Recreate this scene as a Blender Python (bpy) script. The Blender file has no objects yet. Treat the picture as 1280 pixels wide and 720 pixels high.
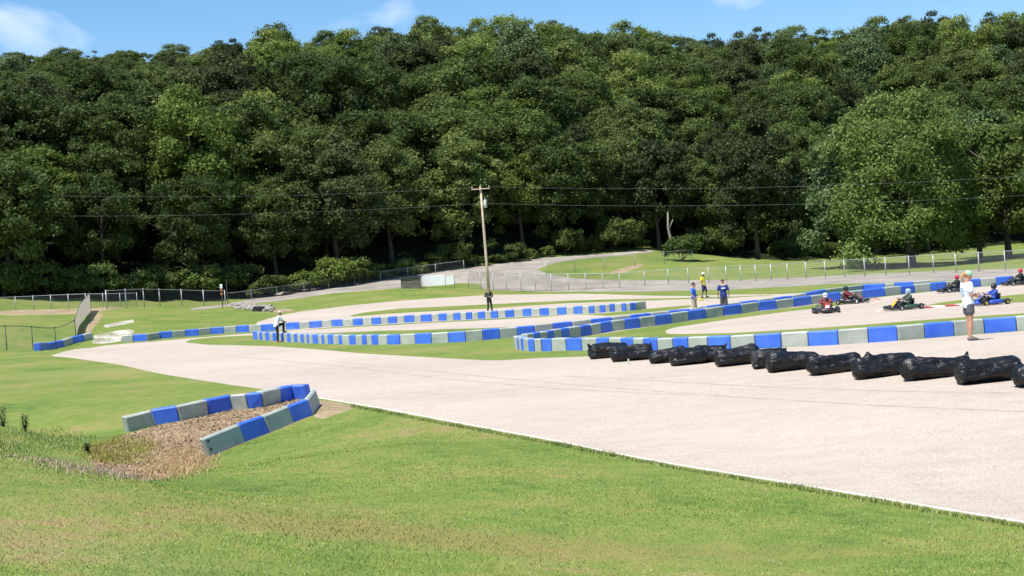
import bpy, math, random
import numpy as np
from mathutils import Vector, Matrix, Euler
random.seed(7); rng = np.random.default_rng(7)
R = math.radians

# ------------------------------------------------------------------ camera, sky, sun, exposure
scene = bpy.context.scene
H = 3.4; F = 1800.0; TH = R(4.29); PI_ = math.atan(31/1800.0)
fwd = Vector((0, math.cos(PI_), -math.sin(PI_))); up0 = Vector((0, math.sin(PI_), math.cos(PI_))); rt0 = Vector((1, 0, 0))
camx = rt0*math.cos(TH) - up0*math.sin(TH); camy = rt0*math.sin(TH) + up0*math.cos(TH)
cd = bpy.data.cameras.new('camera'); cam = bpy.data.objects.new('camera', cd); scene.collection.objects.link(cam)
M4 = Matrix.Identity(4)
for i in range(3):
    M4[i][0] = camx[i]; M4[i][1] = camy[i]; M4[i][2] = -fwd[i]
M4[2][3] = H
cam.matrix_world = M4
cd.lens = 36*F/1280; cd.sensor_width = 36; cd.clip_end = 5000; cd.clip_start = .1
scene.camera = cam
SUN_EL = R(65); SUN_DIR = Vector((-0.66, -0.56, 0)).normalized()*math.cos(SUN_EL) + Vector((0, 0, math.sin(SUN_EL)))
w = bpy.data.worlds.new('World'); scene.world = w; w.use_nodes = True
nt = w.node_tree; bg = nt.nodes['Background']
sky = nt.nodes.new('ShaderNodeTexSky'); sky.sky_type = 'NISHITA'; sky.sun_disc = False
sky.sun_elevation = SUN_EL; sky.sun_rotation = math.atan2(SUN_DIR.x, SUN_DIR.y)
sky.air_density = 1.0; sky.dust_density = 0.0; sky.ozone_density = 3.0
# thin wisps of cloud high in the sky (by direction, part of the sky itself)
geo = nt.nodes.new('ShaderNodeTexCoord'); mp = nt.nodes.new('ShaderNodeMapping'); mp.inputs['Scale'].default_value = (7, 7, 15)
mp.inputs['Location'].default_value = (2.1, 0.0, 0.3)
nz = nt.nodes.new('ShaderNodeTexNoise'); nz.inputs['Scale'].default_value = 1.0; nz.inputs['Detail'].default_value = 4; nz.inputs['Distortion'].default_value = .3
cr = nt.nodes.new('ShaderNodeValToRGB'); cr.color_ramp.elements[0].position = .63; cr.color_ramp.elements[1].position = .80
cr.color_ramp.elements[1].color = (.75, .75, .75, 1)
mx = nt.nodes.new('ShaderNodeMixRGB'); mx.inputs['Color2'].default_value = (7.5, 7.9, 9.4, 1)
nt.links.new(geo.outputs['Generated'], mp.inputs[0]); nt.links.new(mp.outputs[0], nz.inputs[0]); nt.links.new(nz.outputs[0], cr.inputs[0])
nt.links.new(cr.outputs[0], mx.inputs['Fac']); hs = nt.nodes.new('ShaderNodeHueSaturation'); hs.inputs['Saturation'].default_value = 1.24; nt.links.new(sky.outputs[0], hs.inputs['Color']); nt.links.new(hs.outputs[0], mx.inputs['Color1']); nt.links.new(mx.outputs[0], bg.inputs[0])
bg.inputs[1].default_value = 0.11
sl = bpy.data.lights.new('sun', 'SUN'); sl.energy = 5.0; sl.angle = R(.53); sl.color = (1, .955, .88)
sun = bpy.data.objects.new('sun', sl); scene.collection.objects.link(sun)
sun.rotation_euler = (-SUN_DIR).to_track_quat('-Z', 'Y').to_euler(); sun.location = (-20, -10, 60)
vs = scene.view_settings; vs.view_transform = 'Standard'; vs.look = 'None'; vs.gamma = 1; vs.use_curve_mapping = False
vs.exposure = 0.55
scene.render.engine = 'CYCLES'
scene.cycles.transparent_max_bounces = 16; scene.cycles.max_bounces = 6

# ------------------------------------------------------------------ helpers
def link(o, parent=None):
    scene.collection.objects.link(o)
    if parent is not None: o.parent = parent
    return o
def tag(o, label=None, cat=None, group=None, kind=None):
    if label: o['label'] = label
    if cat: o['category'] = cat
    if group: o['group'] = group
    if kind: o['kind'] = kind
    return o
def empty(name, loc=(0, 0, 0), rz=0):
    o = bpy.data.objects.new(name, None); o.location = loc; o.rotation_euler = (0, 0, rz); o.empty_display_size = .2
    return link(o)
def build(name, V, Fc, mat, parent=None, smooth=False, attr=None, uv=None):
    me = bpy.data.meshes.new(name)
    V = np.asarray(V, dtype=np.float32)
    if isinstance(Fc, np.ndarray):
        n, k = Fc.shape
        me.vertices.add(len(V)); me.vertices.foreach_set('co', V.ravel())
        me.loops.add(n*k); me.loops.foreach_set('vertex_index', Fc.astype(np.int32).ravel())
        me.polygons.add(n); me.polygons.foreach_set('loop_start', np.arange(0, n*k, k, dtype=np.int32))
        me.update(calc_edges=True)
    else:
        me.from_pydata([tuple(map(float, v)) for v in V], [], [tuple(f) for f in Fc]); me.update()
    if smooth: me.polygons.foreach_set('use_smooth', np.ones(len(me.polygons), dtype=bool))
    if attr is not None:
        a = me.attributes.new('tone', 'FLOAT', 'POINT'); a.data.foreach_set('value', np.asarray(attr, dtype=np.float32))
    if uv is not None:
        ul = me.uv_layers.new(name='UVMap'); ul.data.foreach_set('uv', np.asarray(uv, dtype=np.float32).ravel())
    mats = mat if isinstance(mat, (list, tuple)) else [mat]
    for m in mats: me.materials.append(m)
    o = bpy.data.objects.new(name, me)
    return link(o, parent)
class MB:
    def __init__(s): s.v = []; s.f = []
    def add(s, V, Fc):
        b = len(s.v); s.v.extend([tuple(v) for v in V]); s.f.extend([tuple(i+b for i in f) for f in Fc])
    def box(s, c, d, rot=None, bev=0.0):
        # chamfered box
        hx, hy, hz = d[0]/2, d[1]/2, d[2]/2; m = rot if rot is not None else Matrix.Identity(3)
        c = Vector(c)
        if bev <= 0:
            V = [c + m @ Vector((sx*hx, sy*hy, sz*hz)) for sx in (-1, 1) for sy in (-1, 1) for sz in (-1, 1)]
            s.add(V, [(0, 1, 3, 2), (4, 6, 7, 5), (0, 4, 5, 1), (2, 3, 7, 6), (0, 2, 6, 4), (1, 5, 7, 3)]); return
        b = bev; pts = []; levels = [(-hz, b), (-hz+b, 0), (hz-b, 0), (hz, b)]
        for z, i in levels:
            x, y = hx-i, hy-i; e = b if i == 0 else b*.6
            ring = [(x, y-e), (x-e, y), (-x+e, y), (-x, y-e), (-x, -y+e), (-x+e, -y), (x-e, -y), (x, -y+e)]
            pts += [c + m @ Vector((p[0], p[1], z)) for p in ring]
        f = [tuple(range(7, -1, -1)), tuple(range(24, 32))]
        for k in range(3):
            for j in range(8):
                f.append((k*8+j, k*8+(j+1) % 8, (k+1)*8+(j+1) % 8, (k+1)*8+j))
        s.add(pts, f)
    def loft(s, rings, n=10, cap=True, side=None):
        # rings: (center, rx, ry) ; rx along side vector
        C = [Vector(r[0]) for r in rings]; b = []
        for i, r in enumerate(rings):
            a = C[max(i-1, 0)]; d = C[min(i+1, len(C)-1)]; T = (d-a)
            T = T.normalized() if T.length > 1e-6 else Vector((0, 0, 1))
            S = Vector(side) if side is not None else (Vector((0, 1, 0)) if abs(T.y) < .9 else Vector((1, 0, 0)))
            S = S - T*S.dot(T)
            if S.length < 1e-4: S = Vector((1, 0, 0)) - T*T.x
            S.normalize(); U = T.cross(S)
            for k in range(n):
                t = 2*math.pi*k/n; b.append(C[i] + S*(r[1]*math.cos(t)) + U*(r[2]*math.sin(t)))
        f = []
        for i in range(len(rings)-1):
            for k in range(n):
                f.append((i*n+k, i*n+(k+1) % n, (i+1)*n+(k+1) % n, (i+1)*n+k))
        if cap: f.append(tuple(range(n-1, -1, -1))); m = (len(rings)-1)*n; f.append(tuple(m+k for k in range(n)))
        s.add(b, f)
    def tube(s, pts, r, n=8): s.loft([(p, r, r) for p in pts], n)
    def limb(s, a, b, ra, rb, n=12, mid=None):
        a = Vector(a); b = Vector(b); d = b-a; L = d.length; d.normalize()
        rg = [(a-d*ra*.85, ra*.5, ra*.5), (a-d*ra*.4, ra*.88, ra*.88), (a, ra, ra)]
        if mid: rg.append((a.lerp(b, mid[0]), mid[1], mid[1]))
        rg += [(b, rb, rb), (b+d*rb*.4, rb*.88, rb*.88), (b+d*rb*.85, rb*.5, rb*.5)]
        s.loft(rg, n)
    def ball(s, c, rx, ry=None, rz=None, n=14, m=10, rot=None):
        ry = rx if ry is None else ry; rz = rx if rz is None else rz; c = Vector(c); V = []; f = []
        M = rot if rot is not None else Matrix.Identity(3)
        V.append(c + M @ Vector((0, 0, -rz)))
        for i in range(1, m):
            p = -math.pi/2 + math.pi*i/m
            for k in range(n):
                t = 2*math.pi*k/n; V.append(c + M @ Vector((rx*math.cos(p)*math.cos(t), ry*math.cos(p)*math.sin(t), rz*math.sin(p))))
        V.append(c + M @ Vector((0, 0, rz)))
        for k in range(n): f.append((0, 1+(k+1) % n, 1+k))
        for i in range(m-2):
            for k in range(n): f.append((1+i*n+k, 1+i*n+(k+1) % n, 1+(i+1)*n+(k+1) % n, 1+(i+1)*n+k))
        e = len(V)-1; o = 1+(m-2)*n
        for k in range(n): f.append((o+k, o+(k+1) % n, e))
        s.add(V, f)
    def cyl(s, a, b, r, n=12, r2=None): s.loft([(a, r, r), (b, r2 or r, r2 or r)], n)
    def torus(s, c, axis, R1, r, n=20, m=8, flat=1.0):
        c = Vector(c); A = Vector(axis).normalized(); X = A.orthogonal().normalized(); Y = A.cross(X); V = []; f = []
        for i in range(n):
            t = 2*math.pi*i/n; d = X*math.cos(t)+Y*math.sin(t)
            for j in range(m):
                q = 2*math.pi*j/m; V.append(c + d*(R1+r*math.cos(q)) + A*(r*flat*math.sin(q)))
        for i in range(n):
            for j in range(m): f.append((i*m+j, ((i+1) % n)*m+j, ((i+1) % n)*m+(j+1) % m, i*m+(j+1) % m))
        s.add(V, f)
    def build(s, name, mat, parent=None, smooth=False): return build(name, s.v, s.f, mat, parent, smooth)
    def fused(s, name, mat, parent=None, voxel=.012, smooth_it=3, disp=0):
        # union of the overlapping shapes into one continuous skin
        o = build('tmp', s.v, s.f, mat)
        md = o.modifiers.new('r', 'REMESH'); md.mode = 'VOXEL'; md.voxel_size = voxel; md.use_smooth_shade = True
        if smooth_it:
            sm = o.modifiers.new('s', 'SMOOTH'); sm.iterations = smooth_it; sm.factor = .5
        dg = bpy.context.evaluated_depsgraph_get(); dg.update()
        me = bpy.data.meshes.new_from_object(o.evaluated_get(dg)); me.name = name
        me.materials.clear(); me.materials.append(mat)
        bpy.data.objects.remove(o)
        return link(bpy.data.objects.new(name, me), parent)

def mat(name, col, rough=.7, var=.12, scale=4.0, bump=0, bscale=30, metal=0, spec=.5, coat=0, col2=None, space='Object', fac=(.35, .65), scuff=None):
    m = bpy.data.materials.new(name); m.use_nodes = True; n = m.node_tree; p = n.nodes['Principled BSDF']
    tc = n.nodes.new('ShaderNodeTexCoord')
    a = n.nodes.new('ShaderNodeTexNoise'); a.inputs['Scale'].default_value = scale; a.inputs['Detail'].default_value = 6
    n.links.new(tc.outputs[space], a.inputs['Vector'])
    r = n.nodes.new('ShaderNodeValToRGB'); e = r.color_ramp.elements
    c2 = col2 if col2 else tuple(min(1, c*(1+var)) for c in col); c1 = col if col2 else tuple(c*(1-var) for c in col)
    e[0].color = (*c1, 1); e[1].color = (*c2, 1); e[0].position, e[1].position = fac
    n.links.new(a.outputs[0], r.inputs[0]); n.links.new(r.outputs[0], p.inputs['Base Color'])
    p.inputs['Roughness'].default_value = rough; p.inputs['Metallic'].default_value = metal
    p.inputs['Specular IOR Level'].default_value = spec; p.inputs['Coat Weight'].default_value = coat
    if scuff:
        mp = n.nodes.new('ShaderNodeMapping'); mp.inputs['Scale'].default_value = (1, 1, 5); n.links.new(tc.outputs[space], mp.inputs[0])
        q = n.nodes.new('ShaderNodeTexNoise'); q.inputs['Scale'].default_value = 1.7; q.inputs['Detail'].default_value = 8; q.inputs['Roughness'].default_value = .7; n.links.new(mp.outputs[0], q.inputs['Vector'])
        rr = n.nodes.new('ShaderNodeValToRGB'); rr.color_ramp.elements[0].position = .56; rr.color_ramp.elements[1].position = .70; n.links.new(q.outputs[0], rr.inputs[0])
        mu = n.nodes.new('ShaderNodeMath'); mu.operation = 'MULTIPLY'; mu.inputs[1].default_value = scuff[1]; n.links.new(rr.outputs[0], mu.inputs[0])
        mm = n.nodes.new('ShaderNodeMixRGB'); mm.inputs['Color2'].default_value = (*scuff[0], 1); n.links.new(mu.outputs[0], mm.inputs['Fac']); n.links.new(r.outputs[0], mm.inputs['Color1']); n.links.new(mm.outputs[0], p.inputs['Base Color'])
    if bump:
        b = n.nodes.new('ShaderNodeTexNoise'); b.inputs['Scale'].default_value = bscale; b.inputs['Detail'].default_value = 5
        n.links.new(tc.outputs[space], b.inputs['Vector'])
        bp = n.nodes.new('ShaderNodeBump'); bp.inputs['Strength'].default_value = bump; bp.inputs['Distance'].default_value = .02
        n.links.new(b.outputs[0], bp.inputs['Height']); n.links.new(bp.outputs[0], p.inputs['Normal'])
    return m

# ------------------------------------------------------------------ measuring: photograph point -> direction -> place
def ray(px, py):
    x, y = px-640.0, py-360.0
    return fwd*F + camx*x - camy*y
def at_depth(px, py, D):
    d = ray(px, py); t = D/d.y; return Vector((d.x*t, D, H + d.z*t))
def at_z(px, py, z=0.0):
    d = ray(px, py); t = (z-H)/d.z; return Vector((d.x*t, d.y*t, z))
ctl = [(610,362,155),(700,361,152),(800,356,150),
 (300,378,152),(350,371,156),(412,363,160),(500,353,165),(600,340,170),(700,327,178),(812,314,190),
 (660,345,160),(600,352,162),(550,362,150),(450,378,140),(440,381.5,135),(607,369,140),(375,389.5,130),(322,401,118),(540,384.5,120),
 (865,327,175),(740,345,160),(830,340,160),
 (0,388,135),(100,385,137),(200,382,140),(255,382,145),(100,400,115),(200,395,122),(270,395,125),(0,410,100),(0,437,90),
 (0,460,68),(0,500,45),(0,530,36),(40,550,38.5),(120,562,36),(200,578,33),(262,571,32),(160,541,36),(300,555,33),(340,541,34.5),(370,528,35.5),
 (0,567,17),(0,640,13),(0,720,10),(150,600,19),(250,620,19),(250,590,27),(300,720,11),(640,720,12.5),(470,560,25.5),(640,600,20),(900,640,17),(1000,720,13),(1280,720,12),
 (1213,426,40.2),(1200,430,39.0),(1240,482,29.8),(0,372,150),(300,373,163),(950,326,200),(1280,308,195),(812,310,200)]
flat = [(50,437),(100,436),(150,430),(200,424.5),(250,420),(300,416.5),(375,411),(440,407),(540,401.4),(607,398),(675,394.7),(740,392),(808,385),
 (150,480),(100,520),(200,460),(300,440),(400,440),(500,450),(300,470),(400,480),(398,510),(440,505),(560,527),(700,553),(840,581),(1000,607),(1150,633),(1280,654),
 (500,470),(640,500),(640,450),(800,480),(900,520),(1000,480),(1050,540),(1150,560),(330,424),(440,431),(540,429),(640,421),(700,440),(800,440),(900,438),(1000,433),(1100,427),(1271,414),
 (782,412),(861,400),(950,388),(1015,380),(1107,370),(1184,362),(1280,354),(1050,400),(950,410),(1200,385),(1280,384),(900,366),(1000,358),(1100,350),(1280,342),(900,352.5),(1000,351),(1100,346),(1280,337),
 (812,372),(862,372),(720,380),(1147,333),(1250,330)]
cp = [tuple(at_depth(*c)) for c in ctl] + [tuple(at_z(*f)) for f in flat] + [(0,0,1.8),(-6,0,2.2),(6,0,1.3),(0,-10,2.4),(-12,5,2.3),(14,3,.5),(-20,20,2.2),(-30,35,1.4),
 (-140,140,4.5),(140,150,1),(140,60,.3),(-60,60,1.8),(-90,100,3.2),(60,40,.3),(60,90,0.1),(90,120,.2),(40,10,.6),(-60,10,3),(60,-10,1)]
cp = np.array(cp)
def _k(r2): return np.where(r2 > 1e-9, .5*r2*np.log(np.maximum(r2, 1e-12)), 0.0)
S_ = 50.0
A_ = cp[:, :2]/S_; n_ = len(A_)
K = _k(((A_[:, None]-A_[None])**2).sum(-1)) + np.eye(n_)*2e-4
P = np.hstack([np.ones((n_, 1)), A_]); L = np.zeros((n_+3, n_+3)); L[:n_, :n_] = K; L[:n_, n_:] = P; L[n_:, :n_] = P.T
W_ = np.linalg.solve(L, np.concatenate([cp[:, 2], np.zeros(3)]))
FX = np.array([-150,-70,-50,-30,-13,-4,6,18,45,80,150], float); FY = np.array([135,145,150,160,174,179,187,198,203,203,200], float)
def hill(x, y):
    d = y - np.interp(x, FX, FY)
    d = np.maximum(d, 0); return 36*(1-np.exp(-(d*.30/36)**1.0*1.0 - (d/140)**2))*1.18
def ground(x, y):
    x = np.atleast_1d(np.asarray(x, float)); y = np.atleast_1d(np.asarray(y, float))
    xc = np.clip(x, -150, 150); yc = np.clip(y, -12, 205)
    q = np.stack([xc, yc], -1)/S_; out = np.empty(len(q))
    for i in range(0, len(q), 20000):
        s = q[i:i+20000]; kk = _k(((s[:, None]-A_[None])**2).sum(-1))
        out[i:i+20000] = kk@W_[:n_] + W_[n_] + s@W_[n_+1:]
    return out + hill(x, y)
def gz(x, y): return float(ground([x], [y])[0])
def on_ground(px, py, dz=0.0):
    d = ray(px, py); Y = np.exp(np.linspace(math.log(7), math.log(260), 700)); X = d.x/d.y*Y; Z = H + d.z/d.y*Y
    g = ground(X, Y)+dz; m = np.nonzero(Z <= g)[0]
    if len(m) == 0: return at_depth(px, py, 200)
    i = max(m[0], 1); a, b = Z[i-1]-g[i-1], Z[i]-g[i]; t = a/(a-b) if a != b else 0
    y = Y[i-1]+(Y[i]-Y[i-1])*t
    return Vector((d.x/d.y*y, y, gz(d.x/d.y*y, y)))
def dense(pts, step=6.0):
    out = []
    for i in range(len(pts)-1):
        a, b = pts[i], pts[i+1]; n = max(1, int(math.hypot(b[0]-a[0], b[1]-a[1])/step))
        for k in range(n): out.append((a[0]+(b[0]-a[0])*k/n, a[1]+(b[1]-a[1])*k/n))
    out.append(pts[-1]); return out
def wpoly(pts, step=25.0):
    return np.array([tuple(on_ground(*p))[:2] for p in dense(list(pts)+[pts[0]], step)[:-1]])
def sdf(poly, q):
    a = poly; b = np.roll(poly, -1, 0); out = np.full(len(q), -1e3)
    lo = poly.min(0)-3; hi = poly.max(0)+3
    m = np.nonzero((q[:, 0] > lo[0]) & (q[:, 0] < hi[0]) & (q[:, 1] > lo[1]) & (q[:, 1] < hi[1]))[0]
    for i in range(0, len(m), 20000):
        idx = m[i:i+20000]; s = q[idx][:, None]; e = (b-a)[None]; v = s-a[None]
        t = np.clip((v*e).sum(-1)/np.maximum((e*e).sum(-1), 1e-9), 0, 1); dd = ((v-e*t[..., None])**2).sum(-1).min(1)
        c = ((a[None, :, 1] > s[..., 1]) != (b[None, :, 1] > s[..., 1]))
        xi = a[None, :, 0] + (s[..., 1]-a[None, :, 1])*(b-a)[None, :, 0]/np.where(np.abs((b-a)[:, 1]) < 1e-9, 1e-9, (b-a)[:, 1])[None]
        ins = ((c & (s[..., 0] < xi)).sum(1) % 2) == 1
        out[idx] = np.where(ins, 1, -1)*np.sqrt(dd)
    return out
# ------------------------------------------------------------------ the lie of the land: outlines of track, gravel, dirt
Bbase = [(152.6,428.1),(166.7,427),(184,426),(200.3,423.6),(216,422.3),(232,420.8),(248.8,419.5),(264,418),(280,416.8),(295.6,415.6),(311,414.8),(326.5,414),(345,412.8),(358,412),(374,411.2),(387.5,410.2),(402,409.2),(415,408.3),(428,407.8),(441.5,407.2),(453.5,406.5),(465,405.9),(476,405.2),(485.5,404.6),(496.4,404),(505.8,403.4),(517.5,402.9),(526.4,402.4),(539.4,401.8),(548.8,401.2),(558,400.8),(567,400.4),(575.6,400),(583,399.6),(590,399.2),(598,398.8),(606,398.4),(614,398),(622.5,397.5),(632,397),(642.5,396.2),(653.8,395.6),(664,395.2),(675,394.7),(686,394.2),(697,393.7),(707.7,393.2),(717.5,392.7),(727.7,392.3),(736.5,391.9),(743,391.5),(750,391),(757,390.5),(763,390),(769,389.5),(777.7,389),(783,388.7),(788.6,388.3),(795.6,387.6),(808,385.6)]
pave = [
 [(62,445),(80,439.5),(100,436),(125,432.5),(150,430),(187,427.5),(235,423),(302,417.5),(375,412.5),(440,409),(500,406),(540,403.5),(620,399.5),(675,396.5),(740,392.5),(809,386),(862,382),(1009,371),(1079,374),(1500,400),(1900,420),(1900,800),(1600,722),(1280,654),(1200,641),(1100,624),(1000,607),(920,594),(840,581),(760,566),(700,553),(640,542),(560,527),(470,510),(440,505),(398,498),(340,488),(287,481),(200,467),(150,456),(87,447)],
 [(322,402),(350,394),(375,389.5),(440,381.5),(500,376),(550,372.5),(607,369),(650,368),(725,367),(812,369.5),(862,370),(917,368.2),(969,367.8),(1009,366),(1009,372),(927,387),(839,399),(795,389),(740,392),(675,395),(607,398.6),(540,402),(500,404.5),(440,407.5),(388,410.8),(345,413.3),(318,408)]]
cut = [
 [(231,428),(238,424.4),(270,421.2),(314,419.2),(384,417.5),(440,415),(480,413.2),(542,412),(589,410.5),(620,409.5),(636,409),(660,418.5),(690,421),(740,419),(782,412.6),(820,407.3),(861,401),(905,394.8),(950,389),(993,384.3),(1015,381),(1052,377),(1079,374),(1107,370.5),(1145,366.5),(1184,362.5),(1227,358.5),(1280,354.5),(1400,345),(1500,338),(1500,398),(1271,414.3),(1193,420.3),(1122,426),(1048,431),(976,434.5),(913,438.5),(875,440.5),(840,443),(790,444),(735,445.5),(675,447.5),(622,450.7),(600,450),(560,448),(500,444.5),(456,442),(400,437),(344,433),(300,431.7),(260,431)],
 [(437,394.5),(455,390.5),(500,385.5),(550,383.3),(607,380.5),(650,378.5),(712,375.5),(807,373.3),(840,372.6),(900,371.3),(968,368.6),(969,369.4),(900,373),(840,374.5),(807,375.7),(707,379),(650,383),(607,386),(527,389.7),(480,392.5),(440,395.7)],
 [(735,393.5),(809,386),(862,381),(866,383.5),(839,388),(800,391.5),(760,395)]]
loop = [(831,415),(834,412),(845,409),(875,404.5),(920,398),(980,390),(1015,386),(1048,382),(1079,375.5),(1107,370.5),(1145,366.5),(1184,362.5),(1227,358.5),(1280,354.5),(1400,345),(1500,338),(1500,372),(1280,391.5),(1233,394.3),(1158,399.8),(1080,405.8),(1000,411.3),(920,416),(855,417.6),(836,417.4)]
isl = [(1156,382.2),(1177,377.6),(1202,375),(1252,370),(1280,367.5),(1400,357),(1500,350),(1500,372),(1400,374),(1280,377.8),(1196,381),(1158,383)]
gravel_px = [(236,386),(262,382.5),(300,376.5),(350,366.5),(412,358.5),(500,346.5),(575,335.5),(620,330),(682,322),(775,316),(816,312),(816,315),(782,319),(725,324),(690,329),(672,337),(685,343),(720,348),(775,350.5),(862,350),(930,350),(980,347.5),(1032,345),(1166,339),(1280,335.5),(1500,325),(1500,334),(1280,346.5),(1200,350),(1100,353.5),(1039,355),(980,358.5),(920,361.5),(862,363),(800,364.5),(700,364.5),(620,363),(603,361),(598,354),(570,354),(500,360),(412,367),(350,376),(300,381),(240,388)]
dirt_px = [[(-60,389),(0,388.5),(50,387),(110,385.5),(140,383.5),(165,383),(130,388),(122,391),(129,393),(112,419),(102,419),(116,393),(90,393),(50,393.8),(0,394),(-60,395)],
 [(336,388),(352,385.5),(367,386.5),(362,390),(345,390.5)], [(760,341),(782,334),(800,329.5),(806,331),(792,337),(778,341.5)],
 [(399,499.5),(440,506),(452,509),(428,514.5),(404,524),(392,522)]]
slab_px = [[(129,406),(168,399),(167,403.5),(131,410)], [(116,419),(150,413),(168,411.5),(168,416),(160,420.5),(117,425)], [(115,427),(152,422),(150,427.5),(113,431)]]
mulch_px = [(163,542),(195,532),(226,527),(262,518.5),(291,512.6),(330,509.4),(352,503),(368,499),(394,499),(396,511),(393,519),(369,528.5),(338,541.5),(307,552.5),(264,571.5),(256,580),(228,592),(200,600),(170,599),(145,592),(122,583),(108,574),(112,562),(135,551)]
W = dict(pave=[wpoly(p) for p in pave], cut=[wpoly(p) for p in cut], loop=wpoly(loop), isl=wpoly(isl), gravel=wpoly(gravel_px), dirt=[wpoly(p, 12) for p in dirt_px], slab=[wpoly(p, 12) for p in slab_px], mulch=wpoly(mulch_px, 15))
fl = [(x, y) for x, y in zip(FX, FY)]
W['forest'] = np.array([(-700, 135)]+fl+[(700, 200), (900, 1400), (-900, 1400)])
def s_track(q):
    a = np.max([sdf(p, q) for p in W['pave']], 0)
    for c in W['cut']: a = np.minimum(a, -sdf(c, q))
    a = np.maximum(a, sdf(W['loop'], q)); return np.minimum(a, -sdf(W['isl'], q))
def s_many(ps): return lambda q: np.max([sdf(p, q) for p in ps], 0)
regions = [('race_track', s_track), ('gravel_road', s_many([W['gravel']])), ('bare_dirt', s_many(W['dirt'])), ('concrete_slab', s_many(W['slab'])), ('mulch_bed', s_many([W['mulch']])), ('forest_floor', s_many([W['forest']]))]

# ---- ground shaders
def ground_mat(name, stops, s1=.35, s2=3.0, rough=.95, bump=.3, bscale=25, speck=None, stretch=(1, 1, 1), fine=60, finevar=.25, patches=()):
    m = bpy.data.materials.new(name); m.use_nodes = True; n = m.node_tree; p = n.nodes['Principled BSDF']; p.inputs['Roughness'].default_value = rough
    p.inputs['Specular IOR Level'].default_value = .15
    g = n.nodes.new('ShaderNodeNewGeometry'); mp = n.nodes.new('ShaderNodeMapping'); mp.inputs['Scale'].default_value = stretch
    n.links.new(g.outputs['Position'], mp.inputs[0])
    a = n.nodes.new('ShaderNodeTexNoise'); a.inputs['Scale'].default_value = s1; a.inputs['Detail'].default_value = 5; a.inputs['Roughness'].default_value = .6
    b = n.nodes.new('ShaderNodeTexNoise'); b.inputs['Scale'].default_value = s2; b.inputs['Detail'].default_value = 8; b.inputs['Roughness'].default_value = .7
    n.links.new(mp.outputs[0], a.inputs['Vector']); n.links.new(mp.outputs[0], b.inputs['Vector'])
    mxx = n.nodes.new('ShaderNodeMath'); mxx.operation = 'MULTIPLY_ADD'; mxx.inputs[1].default_value = .45
    n.links.new(b.outputs[0], mxx.inputs[0]); sc = n.nodes.new('ShaderNodeMath'); sc.operation = 'MULTIPLY'; sc.inputs[1].default_value = .55
    n.links.new(a.outputs[0], sc.inputs[0]); n.links.new(sc.outputs[0], mxx.inputs[2])
    r = n.nodes.new('ShaderNodeValToRGB'); els = r.color_ramp.elements
    els[0].position, els[0].color = stops[0][0], (*stops[0][1], 1); els[1].position, els[1].color = stops[-1][0], (*stops[-1][1], 1)
    for st in stops[1:-1]:
        e = els.new(st[0]); e.color = (*st[1], 1)
    n.links.new(mxx.outputs[0], r.inputs[0])
    f = n.nodes.new('ShaderNodeTexNoise'); f.inputs['Scale'].default_value = fine; f.inputs['Detail'].default_value = 3; n.links.new(g.outputs['Position'], f.inputs['Vector'])
    fr = n.nodes.new('ShaderNodeMapRange'); fr.inputs['From Min'].default_value = .3; fr.inputs['From Max'].default_value = .7
    fr.inputs['To Min'].default_value = 1-finevar; fr.inputs['To Max'].default_value = 1+finevar; n.links.new(f.outputs[0], fr.inputs[0])
    vm = n.nodes.new('ShaderNodeVectorMath'); vm.operation = 'SCALE'; n.links.new(r.outputs[0], vm.inputs[0]); n.links.new(fr.outputs[0], vm.inputs['Scale'])
    last = vm.outputs[0]
    for cen, rad, ang, colr, amt in patches:
        pm_ = n.nodes.new('ShaderNodeMapping'); pm_.vector_type = 'TEXTURE'; pm_.inputs['Location'].default_value = (cen[0], cen[1], 0); pm_.inputs['Scale'].default_value = (rad[0], rad[1], 1e4); pm_.inputs['Rotation'].default_value = (0, 0, ang)
        n.links.new(g.outputs['Position'], pm_.inputs[0]); gr = n.nodes.new('ShaderNodeTexGradient'); gr.gradient_type = 'SPHERICAL'; n.links.new(pm_.outputs[0], gr.inputs[0])
        wn = n.nodes.new('ShaderNodeTexNoise'); wn.inputs['Scale'].default_value = 2.6; wn.inputs['Detail'].default_value = 7; wn.inputs['Roughness'].default_value = .75; n.links.new(g.outputs['Position'], wn.inputs['Vector'])
        ma = n.nodes.new('ShaderNodeMath'); ma.operation = 'MULTIPLY_ADD'; ma.inputs[1].default_value = 1.0; n.links.new(gr.outputs['Fac'], ma.inputs[0]); n.links.new(wn.outputs[0], ma.inputs[2])
        mr_ = n.nodes.new('ShaderNodeMapRange'); mr_.inputs['From Min'].default_value = .62; mr_.inputs['From Max'].default_value = 1.25; mr_.inputs['To Max'].default_value = amt; n.links.new(ma.outputs[0], mr_.inputs[0])
        mk = n.nodes.new('ShaderNodeMixRGB'); mk.inputs['Color2'].default_value = (*colr, 1); n.links.new(mr_.outputs[0], mk.inputs['Fac']); n.links.new(last, mk.inputs['Color1']); last = mk.outputs[0]
    n.links.new(last, p.inputs['Base Color'])
    c = n.nodes.new('ShaderNodeTexNoise'); c.inputs['Scale'].default_value = bscale; c.inputs['Detail'].default_value = 6; n.links.new(g.outputs['Position'], c.inputs['Vector'])
    bp = n.nodes.new('ShaderNodeBump'); bp.inputs['Strength'].default_value = bump; bp.inputs['Distance'].default_value = .05
    n.links.new(c.outputs[0], bp.inputs['Height']); n.links.new(bp.outputs[0], p.inputs['Normal'])
    return m
GR = [(.36, (.092,.142,.028)), (.44, (.130,.186,.038)), (.51, (.166,.208,.047)), (.57, (.208,.216,.062)), (.64, (.265,.208,.090))]
def pc(x, y): q_ = on_ground(x, y); return (q_.x, q_.y)
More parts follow.
